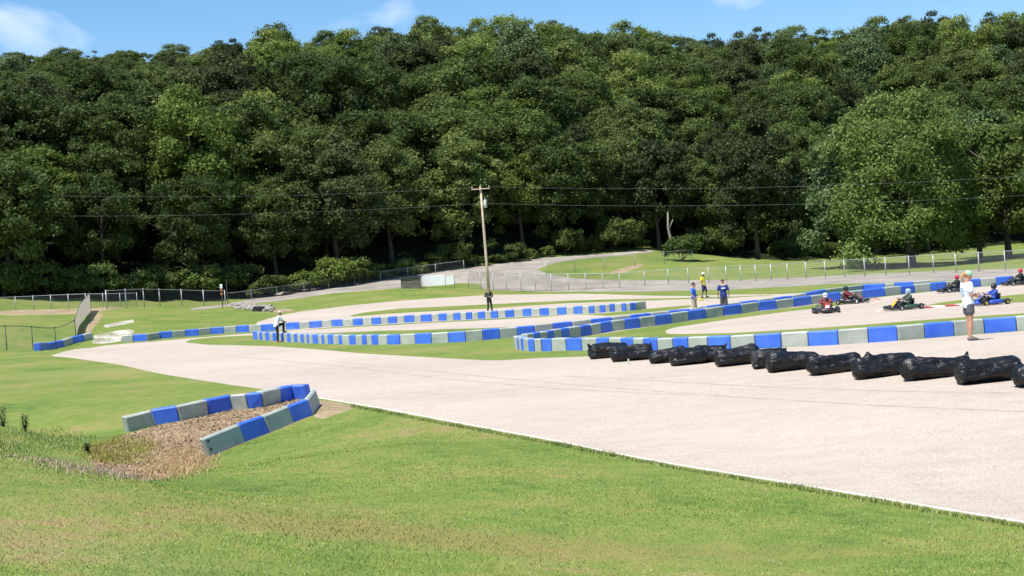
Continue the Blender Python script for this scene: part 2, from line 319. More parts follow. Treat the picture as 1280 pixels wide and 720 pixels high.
DRY = [(pc(520,668), (3.4,1.3), R(-12), (.27,.185,.075), .42), (pc(330,655), (2.2,.9), R(-15), (.26,.19,.075), .35), (pc(780,690), (2.2,.9), R(-10), (.24,.20,.07), .35), (pc(60,470), (9,5), R(20), (.25,.25,.09), .35), (pc(110,690), (2.2,1.2), R(-15), (.24,.25,.10), .25), (pc(1000,690), (2.0,.8), R(-10), (.24,.20,.07), .3)]
m_grass = ground_mat('lawn', GR, .22, 2.2, bump=.5, bscale=18, patches=DRY)
m_track = ground_mat('worn_pale_asphalt', [(.34,(.365,.308,.254)), (.45,(.418,.353,.290)), (.55,(.450,.381,.314)), (.68,(.49,.420,.352))], .10, 1.6, .92, .12, 60, stretch=(.6, 1.1, 1), fine=30, finevar=.24)
m_gravel = ground_mat('gravel', [(.36,(.20,.18,.155)), (.5,(.29,.26,.225)), (.64,(.42,.37,.31))], .3, 4, .95, .5, 30, fine=9)
m_dirt = ground_mat('bare_earth', [(.36,(.20,.16,.08)), (.5,(.30,.23,.14)), (.64,(.42,.33,.22))], .5, 4, .95, .5, 20)
m_slab = ground_mat('old_concrete', [(.42,(.16,.19,.08)), (.49,(.38,.35,.28)), (.57,(.56,.53,.46))], .5, 5, .9, .3, 30)
m_mulch = ground_mat('wood_mulch', [(.36,(.23,.155,.085)), (.5,(.33,.235,.14)), (.64,(.43,.32,.20))], 1.2, 14, .95, 1.0, 35, fine=35, finevar=.35)
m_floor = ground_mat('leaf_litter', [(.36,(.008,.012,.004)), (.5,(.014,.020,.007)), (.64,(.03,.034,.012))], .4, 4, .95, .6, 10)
mats_r = dict(race_track=m_track, gravel_road=m_gravel, bare_dirt=m_dirt, concrete_slab=m_slab, mulch_bed=m_mulch, forest_floor=m_floor, lawn=m_grass)

# ---- one fan-shaped sheet, finer near the camera, cut exactly along the outlines
NU, NV = 640, 430
t = np.linspace(-1, 1, NU); U = .62*t+1.4*t**5
v = np.exp(np.linspace(math.log(6), math.log(1400), NV))-14
Xg = (v[:, None]+14)*U[None, :]; Yg = np.repeat(v[:, None], NU, 1)
q = np.stack([Xg.ravel(), Yg.ravel()], -1); Z = ground(q[:, 0], q[:, 1])
# small lumps in the unpaved land
def lumps(q, sd): return (np.sin(q[:, 0]*1.7+np.sin(q[:, 1]*.9)*2)*np.sin(q[:, 1]*1.3+np.sin(q[:, 0]*.7)*2)*.014)*np.clip(-sd/2-.2, 0, 1)
sd0 = s_track(q); lump = lumps(q, sd0)
P3 = np.column_stack([q, Z+lump])
ii = (np.arange(NV-1)[:, None]*NU+np.arange(NU-1)[None]).ravel()
tri = np.concatenate([np.stack([ii, ii+1, ii+NU+1], 1), np.stack([ii, ii+NU+1, ii+NU], 1)])
T = P3[tri]
def clip(T, fn):
    uq, inv = np.unique(T.reshape(-1, 3), axis=0, return_inverse=True); inv = inv.ravel()
    s = fn(uq[:, :2])[inv].reshape(-1, 3); s = np.where(np.abs(s) < 1e-6, 1e-6, s)
    pos = (s > 0).sum(1); ins = [T[pos == 3]]; out = [T[pos == 0]]
    for cnt, A, B in ((1, ins, out), (2, out, ins)):
        m = pos == cnt; t_ = T[m]; ss = s[m]*(1 if cnt == 1 else -1)
        k = np.argmax(ss > 0, 1); r = np.arange(len(t_))
        a, b, c = t_[r, k], t_[r, (k+1) % 3], t_[r, (k+2) % 3]; sa, sb, sc_ = ss[r, k], ss[r, (k+1) % 3], ss[r, (k+2) % 3]
        ab = a+(b-a)*(sa/(sa-sb))[:, None]; ac = a+(c-a)*(sa/(sa-sc_))[:, None]
        A.append(np.stack([a, ab, ac], 1)); B.append(np.stack([ab, b, c], 1)); B.append(np.stack([ab, c, ac], 1))
    return np.concatenate(ins), np.concatenate(out)
def soup(name, T, m):
    V, inv = np.unique(np.round(T.reshape(-1, 3), 4), axis=0, return_inverse=True); f = inv.reshape(-1, 3)
    f = f[(f[:, 0] != f[:, 1]) & (f[:, 1] != f[:, 2]) & (f[:, 0] != f[:, 2])]
    return tag(build(name, V, f, m, smooth=True), kind='structure')
rest = T
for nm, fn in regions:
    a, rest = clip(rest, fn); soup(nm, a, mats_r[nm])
soup('lawn', rest, m_grass)

def ribbon(name, px, width, height, m, off=0.0, label=None, cat=None, kind=None, step=12):
    pts = [on_ground(*p) for p in dense(px, step)]
    V = []; Fc = []
    for i, p in enumerate(pts):
        d = (pts[min(i+1, len(pts)-1)]-pts[max(i-1, 0)]); d.z = 0; d.normalize(); nrm = Vector((-d.y, d.x, 0))
        for a, z in ((off-width/2, -.05), (off-width/2, height), (off+width/2, height), (off+width/2, -.05)):
            c = p+nrm*a; V.append((c.x, c.y, gz(c.x, c.y)+z))
    for i in range(len(pts)-1):
        for k in range(3): Fc.append((i*4+k, i*4+k+1, i*4+k+5, i*4+k+4))
    Fc.append((0, 1, 2, 3)); e = (len(pts)-1)*4; Fc.append((e+3, e+2, e+1, e))
    o = build(name, V, Fc, m); tag(o, label, cat, kind=kind); return o
m_edge = mat('pale_edge_concrete', (.66,.61,.54), .85, .25, 2, bump=.2)
ribbon('track_edge_strip', [(399,497.6),(440,504.5),(470,509.5),(560,526.5),(640,541.5),(700,552.5),(760,565.5),(840,580.5),(920,593.5),(1000,606.5),(1100,623.5),(1200,640.5),(1280,653.5),(1600,721)], .065, .015, m_edge, kind='structure')
m_mark = mat('rubber_mark', (.30,.26,.22), .8, .3, 1.5, col2=(.42,.355,.295))
for pts_ in ([(420,452),(520,462),(640,474),(780,486),(930,497),(1100,507),(1290,515)], [(300,446),(430,458),(560,474),(700,486),(860,494)], [(700,470),(820,476),(960,484),(1120,489),(1290,492)],
             [(850,413),(930,405),(1010,397),(1080,392),(1140,388.6),(1290,384)], [(870,409),(960,399),(1040,389),(1110,378),(1200,368),(1290,360)]):
    ribbon('tyre_mark', pts_, .11, .004, m_mark, kind='structure', step=10)
# red and white kerb on the inside of the far loop
m_red = mat('kerb_red', (.42,.06,.05), .7, .2, 6); m_wht = mat('kerb_white', (.78,.77,.74), .7, .08, 6)
kb = empty('track_kerb', on_ground(1185, 384.5)); tag(kb, 'low red and white painted kerb edging the grass island behind the woman', 'kerb')
ks = [1150,1163,1178.5,1195.5,1210,1226,1241]
for i in range(len(ks)-1):
    x0, x1 = ks[i], ks[i+1]; f = lambda x: 385.3-(x-1150)*.075
    o = ribbon('kerb_section', [(x0+.2, f(x0)), (x1-.2, f(x1))], .85, .05, m_red if i % 2 == 0 else m_wht, step=50)
    o.data.transform(Matrix.Translation(-kb.location)); o.parent = kb
    o['label'] = 'red kerb section' if i % 2 == 0 else 'white kerb section'
# ------------------------------------------------------------------ barrier runs: linked plastic blocks, blue and grey in turn
m_blue = mat('blue_plastic', (.035,.125,.66), .55, .16, 1.4, bump=.05, col2=(.065,.19,.74), scuff=((.10,.13,.28), .55))
m_grey = mat('weathered_grey_plastic', (.33,.36,.31), .6, .1, 1.6, bump=.06, col2=(.43,.455,.39), scuff=((.17,.17,.15), .6))
m_hole = mat('dark_hole', (.01,.01,.01), .9)
BH, BT = .47, .34
def barrier(pts, first_blue, label, group='blue and grey track barriers', lean=0.0, roll=0.0, BT=BT, h=BH, flip=False, world=None, same=()):
    Pw = world if world else [on_ground(*p) for p in pts]
    c0 = Pw[len(Pw)//2]; root = empty('track_barrier', c0); tag(root, label, 'barrier', group)
    # miter normals pointing away from the camera side
    D = [(Pw[i+1]-Pw[i]).normalized() for i in range(len(Pw)-1)]; N = []
    sg = 0
    for i, d in enumerate(D):
        n = Vector((-d.y, d.x, 0)); sg += n.dot(Vector((Pw[i].x, Pw[i].y, 0)).normalized())*(Pw[i+1]-Pw[i]).length
    s = 1 if sg > 0 else -1
    if flip: s = -s
    for i in range(len(Pw)):
        a = D[max(i-1, 0)]; b = D[min(i, len(D)-1)]; n = Vector((-(a+b).y, (a+b).x, 0)).normalized()*s; k = 1/max(.5, n.dot(Vector((-a.y, a.x, 0)).normalized()*s)); N.append(n*k)
    blue = first_blue
    for i in range(len(D)):
        a, b = Pw[i], Pw[i+1]; L = (b-a).length; g = min(.012, L*.05); d = D[i]; jit = random.uniform(-.008, .012); sink = .02
        upj = []
        for j_ in (i, i+1):
            dj = (D[max(j_-1, 0)]+D[min(j_, len(D)-1)]).normalized(); u_ = Vector((0, 0, 1)); u_ = (u_-dj*dj.dot(u_)).normalized(); upj.append((u_+dj*lean+N[j_].normalized()*roll).normalized())
        hh = h+jit; ch = .035
        prof = [(0, -sink), (0, hh-ch), (ch, hh), (BT-ch, hh), (BT, hh-ch), (BT, -sink)]
        push = random.uniform(-.012, .012)
        V = []
        for e, (p, n, dirn) in enumerate(((a, N[i], 1), (b, N[i+1], -1))):
            upd = upj[e]
            for ins in (0, 1):
                m_ = g + (0.03 if (ins == 0) else 0)*0 + (0 if ins else 0)
                for (x, z) in prof:
                    sh = .022 if ins == 0 else 0
                    zz = z - (sh if z > h*.5 else 0); xx = min(max(x, sh), BT-sh)
                    V.append(p + d*dirn*(g+(0 if ins == 0 else min(.025, L*.1))) + n*(xx+push) + upd*zz - c0)
        # order rings: a-ins0, a-ins1, b-ins1, b-ins0
        rings = [0, 1, 3, 2]; F_ = []
        for r in range(3):
            for k in range(6):
                k2 = (k+1) % 6; F_.append((rings[r]*6+k, rings[r]*6+k2, rings[r+1]*6+k2, rings[r+1]*6+k))
        F_.append(tuple(rings[0]*6+k for k in range(5, -1, -1))); F_.append(tuple(rings[3]*6+k for k in range(6)))
        o = build('barrier_block', V, F_, m_blue if blue else m_grey, root); o['label'] = 'bright blue plastic block' if blue else 'weathered grey plastic block'
        if i not in same: blue = not blue
    return root, Pw, N
def ys(bx, poly):  # block boundaries along an outline
    px = [p[0] for p in poly]; py = [p[1] for p in poly]; return [(x, float(np.interp(x, px, py))) for x in bx]
barrier([(50,438.2),(63,437),(80.6,433.6),(92,429.6),(106,426.4),(116.5,423.6)], True, 'short blue and grey barrier run at the far left tip of the track', same=(0,))
barrier(Bbase[:29], False, 'long blue and grey barrier across the track, left of the seam below the white banner')
barrier(Bbase[28:], False, 'blue and grey barrier at whose back stands the man by the utility pole')
Mx = [316.5,322,324.5,328,332,337,341,345.5,351,355,359,363.5,367.5,372,376,379.5,383.5,386.5,390.6,397.6,402,405,409.5,416.5,423.4,428,436.7,444.5,452.3,458,464.4,472.7,484.4,500,518.8,539.4,560.8,582.7,604.2,625.6,647.5,669.8,692,716.7,740,766.7,789,815,838,864,885,905,926.6,949,969,991,1008.6,1033,1080,1106,1119,1142.5,1163]
My = [(316,424.2),(362,427.5),(394,429.4),(428,430.6),(456,431),(500,430.6),(540,429.4),(582,427),(625,423.3),(669,419.2),(716,414),(766,408.3),(815,402.8),(864,397.5),(905,391.5),(949,385.6),(991,380),(1033,371.2),(1080,365.2),(1106,364),(1142,361.5),(1163,359.8)]
Mp = ys(Mx, My)
barrier(Mp, True, 'long blue and grey barrier curving through the infield, left end beside the man in white')
Dx = [660,668,677,685.8,694,703,713,727,740,752,766,782,801,820,840.6,861,883.6,904.7,928,949.5,971.4,992.5,1015,1034,1052,1079,1107,1127,1144.5,1163.6,1184,1206,1226.5,1246,1266.7,1286,1306,1327,1348,1369,1390,1411]
Dy = [(650,435),(658,432),(685,427.5),(713,422.8),(740,418.6),(766.7,414),(782,412),(801,409.6),(820,407),(840.6,404),(861,400.8),(883.6,397.8),(904.7,394.6),(928,391.8),(949.5,388.7),(971.4,386.4),(993,383.6),(1015,380.4),(1034,378),(1052,376),(1079,372.8),(1107,370.2),(1127,368),(1144.5,366),(1184,362.2),(1226.5,358.2),(1266.7,355),(1348,348.8),(1411,344)]
barrier(ys(Dx, Dy), False, 'blue and grey barrier sloping up from the wedge tip behind the head on kart')
Cx = [642.5,646.4,649,651,654.5,660.5,668,677,689.4,707.3,727,745.3,761,776,791.7,804.5,822,841.4,860.5,885,913.6,944.5,977,1010.7,1048.4,1086,1122.8,1157,1193.6,1231.4,1271.5,1310,1350,1390,1430,1470]
Cy = [(642,434),(646,436),(650,437.7),(660,438.9),(668,439.2),(689,438.8),(727,438.4),(761,438.6),(822,440),(860,439.2),(913,437.6),(977,434.2),(1048,431),(1086,428.5),(1122,426),(1157,422.8),(1193,420),(1231,416.8),(1271,414),(1350,408),(1470,399.5)]
Cp, _, _ = barrier(ys(Cx, Cy), False, 'blue and grey barrier right behind the row of black bundles')
# the nose piece joining the front and back runs of the wedge
v1 = [on_ground(160.8,540),on_ground(193.6,531.7),on_ground(225.3,526.6),on_ground(261.4,518.2),on_ground(291,512.4),on_ground(310.6,511),on_ground(330,508.6),on_ground(352,502.8),on_ground(367,499.8),on_ground(384,499)]
VL, _, _ = barrier(None, False, 'left arm of the V shaped barrier in the mulch bed, tipped grey end block', world=v1, lean=-.08, roll=-.13, BT=.32, h=.42, same=(7,))
v2 = [on_ground(262.5,571),on_ground(307.4,552),on_ground(338,541),on_ground(368.6,528),on_ground(392,518.6),on_ground(400.5,506)]
VR, Pv, Nv = barrier(None, False, 'right arm of the V shaped barrier, nearest to the viewer with bolt holes', world=v2, lean=-.16, roll=.20, BT=.13, h=.45)
dv = (Pv[1]-Pv[0]).normalized(); nv = Vector((-dv.y, dv.x, 0)); nv = nv if nv.dot(Nv[0]) > 0 else -nv
for dz in (.16, .36):
    c = Pv[0]+dv*(.12-.16*dz)+nv*(.2*dz-.03)+Vector((0, 0, dz*.95)); b = MB(); b.cyl(c-nv*.006-VR.location, c+nv*.02-VR.location, .028, 12); b.build('bolt_hole', m_hole, VR)

# ------------------------------------------------------------------ black plastic bundles (stacks of tyres in bags) along the track
def black_bag_mat():
    m = bpy.data.materials.new('black_plastic_sheet'); m.use_nodes = True; n = m.node_tree; p = n.nodes['Principled BSDF']
    p.inputs['Base Color'].default_value = (.006,.006,.007,1); p.inputs['Roughness'].default_value = .40; p.inputs['Specular IOR Level'].default_value = .40
    tc = n.nodes.new('ShaderNodeTexCoord'); mp_ = n.nodes.new('ShaderNodeMapping'); mp_.inputs['Scale'].default_value = (1.6, 5, 5); mp_.inputs['Rotation'].default_value = (.3, .55, .5)
    a = n.nodes.new('ShaderNodeTexNoise'); a.inputs['Scale'].default_value = 1.5; a.inputs['Detail'].default_value = 5; a.inputs['Distortion'].default_value = .8; a.inputs['Roughness'].default_value = .45
    n.links.new(tc.outputs['Object'], mp_.inputs[0]); n.links.new(mp_.outputs[0], a.inputs['Vector'])
    b = n.nodes.new('ShaderNodeBump'); b.inputs['Strength'].default_value = .9; b.inputs['Distance'].default_value = .09
    n.links.new(a.outputs[0], b.inputs['Height']); n.links.new(b.outputs[0], p.inputs['Normal'])
    return m
m_bag = black_bag_mat(); m_tyre = mat('dusty_tyre_rubber', (.03,.03,.03), .85, .3, 8); m_tie = mat('pale_tape', (.6,.58,.52), .7)
from mathutils import noise as mn
def bundle(x0, x1, yb, label, seed, knot=1, taper=(.72, .8), yaw=0.0, wide=1.0, peak=None, tyre_show=None):
    a = on_ground(x0, yb); s = F/a.y; L = (x1-x0)/s*1.05; r = .272*wide
    yc = yb-(x1-x0)/2*.075
    c = on_ground((x0+x1)/2, yc-3.0)
    root = empty('wrapped_bundle', (c.x, c.y, c.z), yaw); tag(root, label, 'bundle', 'black plastic wrapped bundles along the track')
    n, m = 34, 36; V = []; Fc = []; rr = random.Random(seed); zs = rr.uniform(.88, 1.02); off = Vector((seed*7.3, seed*3.1, 0))
    for i in range(n+1):
        t = i/n; x = (t-.5)*L
        e = min(t, 1-t)*L; tp = taper[0] if t < .5 else taper[1]
        k = min(1, tp + (1-tp)*(e/.16)) if e < .16 else 1
        if i in (0, n): k *= .45
        elif i in (1, n-1): k *= .93
        rib = 1+.012*math.sin(x*2*math.pi/.24+seed)
        for j in range(m):
            q_ = 2*math.pi*j/m; dirv = Vector((0, math.cos(q_), math.sin(q_)))
            base = Vector((x, 0, 0))+dirv
            nn = mn.noise(base*1.6+off)*.07 + abs(mn.noise(Vector((x*3+dirv.z*2.5, dirv.y*3, dirv.z*2))+off))*.03*(1+2*math.exp(-e/.15))
            rad = r*k*rib+nn*(.6+.4*k)
            p = Vector((x+mn.noise(base*3+off)*.03, dirv.y*rad, dirv.z*rad))
            if p.z < -r*.82: p.z = -r*.82+(p.z+r*.82)*.12; p.y *= 1.07
            if peak is not None:
                w = math.exp(-((x-peak*L)/.07)**2)*max(0, dirv.z)**6; p.z += .13*w
            p.z = p.z*zs + r*.86*zs + .03*math.sin(x*2.2+seed*2)*max(0, dirv.z)
            V.append(p)
    for i in range(n):
        for j in range(m): Fc.append((i*m+j, i*m+(j+1) % m, (i+1)*m+(j+1) % m, (i+1)*m+j))
    Fc.append(tuple(range(m-1, -1, -1))); Fc.append(tuple(n*m+j for j in range(m)))
    build('plastic_wrap', V, Fc, m_bag, root, smooth=True)
    for kx in ([-.5, .5] if knot == 2 else [.5] if knot == 1 else [-.5] if knot == -1 else []):
        b = MB(); sg = 1 if kx > 0 else -1
        for q_ in range(2):
            ang = rr.uniform(.7, 2.0); l = rr.uniform(.06, .12)
            p0 = Vector((kx*L-sg*.06, 0, r*1.55)); p1 = p0+Vector((sg*rr.uniform(-.02, .1), rr.uniform(-.09, .09), l*math.sin(ang)))
            b.loft([(p0, .07, .06), (p0.lerp(p1, .5), .06, .035), (p1, .045, .012)], 6)
        b.build('plastic_knot', m_bag, root)
    if tyre_show is not None:
        b = MB(); b.torus((tyre_show*L, -.05, r*.86), (1, 0, 0), r*.62, r*.3, 22, 10); b.build('exposed_tyre', m_tyre, root)
        b = MB(); b.box((tyre_show*L, -r*.9, r*.6), (.06, .03, .16), bev=.008); b.build('tape_patch', m_tie, root)
    return root
bundle(736,786,452,'farthest left black bundle, half hidden behind its neighbour', 1, -1, (.6,.8), .10)
bundle(764,816,455.6,'black bundle second from the left with a pale strip on its side', 2, 1, (.7,.6), .06, tyre_show=None)
bundle(812,858,457.8,'low slumped black bundle third from the left', 3, 0, (.5,.8), .12, .88)
bundle(868,909,457,'black bundle tucked behind the fourth one with its knot up against a blue block', 5, 1, (.8,.7), .05)
bundle(838,882,460.4,'crumpled black bundle fourth from the left, in front of its right neighbour', 4, 0, (.6,.9), .10)
bundle(895,950,461.2,'rounded black bundle standing alone left of the one with the torn end', 6, 0, (.85,.7), .06)
bundle(943,984,463.6,'short black bundle with a torn end showing tan inside', 7, 1, (.9,.8), .0, tyre_show=-.46)
bundle(960,1026,467.8,'black bundle tapering to the right, in front of the torn one', 8, 0, (.95,.45), .05)
bundle(1010,1076,471.3,'smooth black bundle with a rounded top, crumpled at its left end', 9, 0, (.6,.6), .09)
bundle(1068,1145,475.8,'black bundle with a pointed fold of plastic sticking up at its left', 10, 0, (.98,.85), .08, peak=-.26)
bundle(1128,1212,478.2,'glossy black bundle with diagonal creases and a knot at its right end', 11, 1, (.62,.9), .06)
bundle(1197,1276,483,'large black bundle at right with gathered knots at its left end', 12, -1, (.95,.8), .05, 1.05)
bundle(1269,1345,487,'black bundle cut off by the right edge of the picture', 13, 0, (.6,.8), .05)
p_ = on_ground(785, 455.5); 
b = MB(); b.box((0, 0, .09), (.05, .03, .2), bev=.006); o = b.build('white_tape_strip', m_tie); o.location = on_ground(786, 456.3); tag(o, 'small pale strip of tape hanging by the second bundle from the left', 'tape')

# ------------------------------------------------------------------ chain link fences
def link_mat(name, col, pitch=.10, wire=.16, base=0.0):
    m = bpy.data.materials.new(name); m.use_nodes = True; n = m.node_tree; p = n.nodes['Principled BSDF']; p.inputs['Base Color'].default_value = (*col, 1); p.inputs['Roughness'].default_value = .5; p.inputs['Metallic'].default_value = .2
    uv = n.nodes.new('ShaderNodeUVMap'); sp = n.nodes.new('ShaderNodeSeparateXYZ'); n.links.new(uv.outputs[0], sp.inputs[0]); fs = []
    for op in ('ADD', 'SUBTRACT'):
        a = n.nodes.new('ShaderNodeMath'); a.operation = op; n.links.new(sp.outputs[0], a.inputs[0]); n.links.new(sp.outputs[1], a.inputs[1])
        b = n.nodes.new('ShaderNodeMath'); b.operation = 'DIVIDE'; b.inputs[1].default_value = pitch; n.links.new(a.outputs[0], b.inputs[0])
        c = n.nodes.new('ShaderNodeMath'); c.operation = 'FRACT'; n.links.new(b.outputs[0], c.inputs[0])
        d = n.nodes.new('ShaderNodeMath'); d.operation = 'LESS_THAN'; d.inputs[1].default_value = wire; n.links.new(c.outputs[0], d.inputs[0]); fs.append(d)
    mxm = n.nodes.new('ShaderNodeMath'); mxm.operation = 'MAXIMUM'; n.links.new(fs[0].outputs[0], mxm.inputs[0]); n.links.new(fs[1].outputs[0], mxm.inputs[1])
    mm = n.nodes.new('ShaderNodeMath'); mm.operation = 'MAXIMUM'; mm.inputs[1].default_value = base; n.links.new(mxm.outputs[0], mm.inputs[0])
    n.links.new(mm.outputs[0], p.inputs['Alpha']); return m
m_link = link_mat('chain_link_wire', (.42,.43,.42), .09, .055); m_linkd = link_mat('dark_chain_link', (.12,.125,.13), .08, .08); m_screen = link_mat('tan_windscreen_cloth', (.55,.49,.42), .05, .80)
m_brown_net = link_mat('brown_netting', (.26,.22,.19), .06, .13)
_n = m_screen.node_tree; _p = _n.nodes['Principled BSDF']; _a = _p.inputs['Alpha'].links[0].from_socket; _n.links.remove(_p.inputs['Alpha'].links[0])
_t = _n.nodes.new('ShaderNodeBsdfTranslucent'); _t.inputs[0].default_value = (.62,.54,.46,1); _m = _n.nodes.new('ShaderNodeMixShader'); _m.inputs[0].default_value = .55; _n.links.new(_p.outputs[0], _m.inputs[1]); _n.links.new(_t.outputs[0], _m.inputs[2])
_c = _n.nodes.new('ShaderNodeBsdfTransparent'); _m2 = _n.nodes.new('ShaderNodeMixShader'); _n.links.new(_a, _m2.inputs[0]); _n.links.new(_c.outputs[0], _m2.inputs[1]); _n.links.new(_m.outputs[0], _m2.inputs[2]); _n.links.new(_m2.outputs[0], _n.nodes['Material Output'].inputs[0])
m_galv = mat('galvanised_steel', (.42,.43,.42), .5, .15, 5, metal=.3); m_dpost = mat('dark_post', (.06,.065,.06), .6)
def fence(tops, hgt, label, npost, mlink=None, mpost=None, r=.035, rail=True, bottoms=None, group='chain link fences around the track'):
    # tops: bottoms of posts in the photo, with heights in metres; posts evenly along the line in the world
    W_ = [on_ground(*p) for p in tops] if bottoms is None else bottoms
    cum = [0]
    for i in range(len(W_)-1): cum.append(cum[-1]+(W_[i+1]-W_[i]).length)
    hs = hgt if isinstance(hgt, (list, tuple)) else [hgt]*len(W_)
    def P(s):
        x = float(np.interp(s, cum, [p.x for p in W_])); y = float(np.interp(s, cum, [p.y for p in W_])); return Vector((x, y, gz(x, y))), float(np.interp(s, cum, hs))
    root = empty('chain_link_fence', W_[0]); o0 = Vector(W_[0]); tag(root, label, 'fence', group)
    S = np.linspace(0, cum[-1], npost); mp_ = mpost or m_galv
    for s in S:
        p, h = P(s); b = MB(); b.cyl(p-o0+Vector((0, 0, -.1)), p-o0+Vector((0, 0, h+.04)), r, 8); b.ball(p-o0+Vector((0, 0, h+.04)), r*1.3, n=8, m=6); b.build('fence_post', mp_, root, True)
    nS = (npost-1)*3+1; SS = np.linspace(0, cum[-1], nS); pts = [P(s) for s in SS]
    if rail:
        b = MB(); b.tube([p-o0+Vector((0, 0, h)) for p, h in pts], .024, 6); b.build('top_rail', mp_, root, True)
    V = []; Fc = []; UVs = []
    for p, h in pts: V += [p-o0+Vector((0, 0, .03)), p-o0+Vector((0, 0, h))]
    for i in range(nS-1):
        Fc.append((2*i, 2*i+2, 2*i+3, 2*i+1)); h0, h1 = pts[i][1], pts[i+1][1]; UVs += [(SS[i], 0), (SS[i+1], 0), (SS[i+1], h1), (SS[i], h0)]
    build('wire_mesh', V, Fc, mlink or m_link, root, uv=UVs)
    return root
def wp(px, py, D): p = at_depth(px, py, D); return Vector((p.x, p.y, gz(p.x, p.y)))
fence([(0,0)], [1.25,1.25,1.3,1.35,1.3,1.3], 'chain link fence along the dark wood edge at far left', 12, m_linkd, bottoms=[wp(-70,393,132), wp(20,389,135), wp(60,388,136), wp(100,386,136.5), wp(140,385,137), wp(172,383,138)])
fence([(0,0)], [1.75,1.75,1.6,1.5], 'taller chain link fence with a corner post above the grassy mound', 7, m_linkd, r=.05, bottoms=[wp(134,387.5,133), wp(172,383.5,136), wp(201,382,139), wp(282,381,143)])
fence([(0,0)], 1.05, 'low chain link fence between the climbing gravel road and the bushes', 10, link_mat('thin_wire_mesh', (.42,.43,.42), .12, .03), bottoms=[wp(285,381,152), wp(330,373,157), wp(370,366,160), wp(412,359,164), wp(460,352,168), wp(520,344,172), wp(580,335,175)])
fence([(0,0)], [1.95,1.9,1.8,1.65,1.5], 'fence hung with brown netting right of the utility pole', 11, m_brown_net, bottoms=[wp(586,361,156), wp(625,363,153), wp(680,362,150), wp(740,360,149), wp(775,358,148)])
fence([(0,0)], 1.5, 'long chain link fence between the gravel strip and the right lawn', 24, r=.045, bottoms=[wp(775,358,148), wp(830,355,148), wp(900,352.5,143), wp(980,348.3,133), wp(1032,345.8,128), wp(1110,342,121), wp(1166,339.5,117), wp(1227,338,112), wp(1280,336,108.5), wp(1400,331,101)])
fence([(0,0)], [1.4,1.4,1.35,1.5], 'short chain link fence on the grass bank running up to the round shrub', 6, bottoms=[wp(683,343,160), wp(740,338,165), wp(812,330,170), wp(866,327,174)])
fence([(0,0)], 1.5, 'near chain link fence with dark posts in the grass at far left', 5, m_link, m_dpost, r=.03, rail=True, bottoms=[wp(-40,441,84), wp(13,437,88), wp(68,426,95), wp(95,421,99)])
# cloth-covered panel fence running away from the track tip
fence([(0,0)], [1.35,1.65], 'tan cloth covered fence panel beside the far left barrier', 2, m_screen, m_dpost, bottoms=[wp(95,421,100), wp(114,394,131)], group=None)
# windbreak box and white banner
m_ban = mat('white_banner_vinyl', (.90,.88,.86), .5, .04, 1.5); m_shed = mat('grey_brown_boards', (.14,.12,.10), .85, .3, 3, bump=.3); m_roof = mat('dark_cap', (.05,.04,.04), .8)
bp_ = on_ground(548, 359.5); root = empty('banner', bp_); tag(root, 'plain white two piece banner on the fence left of the utility pole', 'banner'); s = F/bp_.y
def plate(nm, x0, x1, y0, y1, m, root, base, th=.06, dy=0):
    a = at_depth(x0, y1, base.y+dy); c = at_depth(x1, y1, base.y+dy); e = at_depth(x0, y0, base.y+dy); h_ = (e-a).length; w_ = (c-a).length
    b = MB(); b.box(((a.x+c.x)/2-base.x, dy, (a.z+e.z)/2-base.z), (w_, th, h_), bev=.01); return b.build(nm, m, root)
plate('banner_panel', 528.5, 557, 345, 358.5, m_ban, root, bp_); plate('banner_panel', 557.6, 568, 345.2, 356, m_ban, root, bp_)
for x in (528, 557.3, 568.5):
    b = MB(); a = at_depth(x, 360, bp_.y+.1)-bp_; b.cyl(a+Vector((0, .08, -.4)), a+Vector((0, .08, 1.45)), .03, 8); b.build('banner_post', m_galv, root)
sp_ = on_ground(513, 360.8); root = empty('equipment_shed', sp_); tag(root, 'low grey brown board shed with a dark flat roof left of the white banner', 'shed')
a = at_depth(501.5, 361, sp_.y)-sp_; c = at_depth(526, 361, sp_.y)-sp_; wd = c.x-a.x; b = MB(); b.box(((a.x+c.x)/2, .6, .55), (wd, 1.2, 1.2), bev=.02); b.build('board_wall', m_shed, root)
b = MB(); b.box(((a.x+c.x)/2, .6, 1.19), (wd+.16, 1.4, .09), bev=.02); b.build('flat_roof', m_roof, root)
# marker post
mp0 = on_ground(278.5, 384.5); root = empty('marker_post', mp0); tag(root, 'slim marker post with a white cap and orange bands before the dark wood', 'marker post'); u = mp0.y/F
m_or = mat('marker_orange', (.65,.18,.05), .6); m_pw = mat('marker_white', (.8,.8,.76), .6)
b = MB(); b.cyl((0, 0, -.1), (0, 0, 28*u), .05, 8); b.build('post', m_dpost, root)
b = MB(); b.box((0, 0, 26.5*u), (.24, .1, 5.5*u), bev=.02); b.build('marker_cap', m_pw, root)
for z in (21.5, 17): b = MB(); b.box((0, 0, z*u), (.2, .1, 2.4*u), bev=.02); b.build('marker_band', m_or, root)
q0 = on_ground(285, 380); b = MB(); b.loft([((0, 0, -.1), .05, .05), ((0, 0, 33*u), .045, .045)], 8); b.ball((0, 0, 33*u), .05); o = b.build('steel_post', m_dpost); o.location = q0; tag(o, 'thin bare dark post just right of the orange banded marker', 'post')
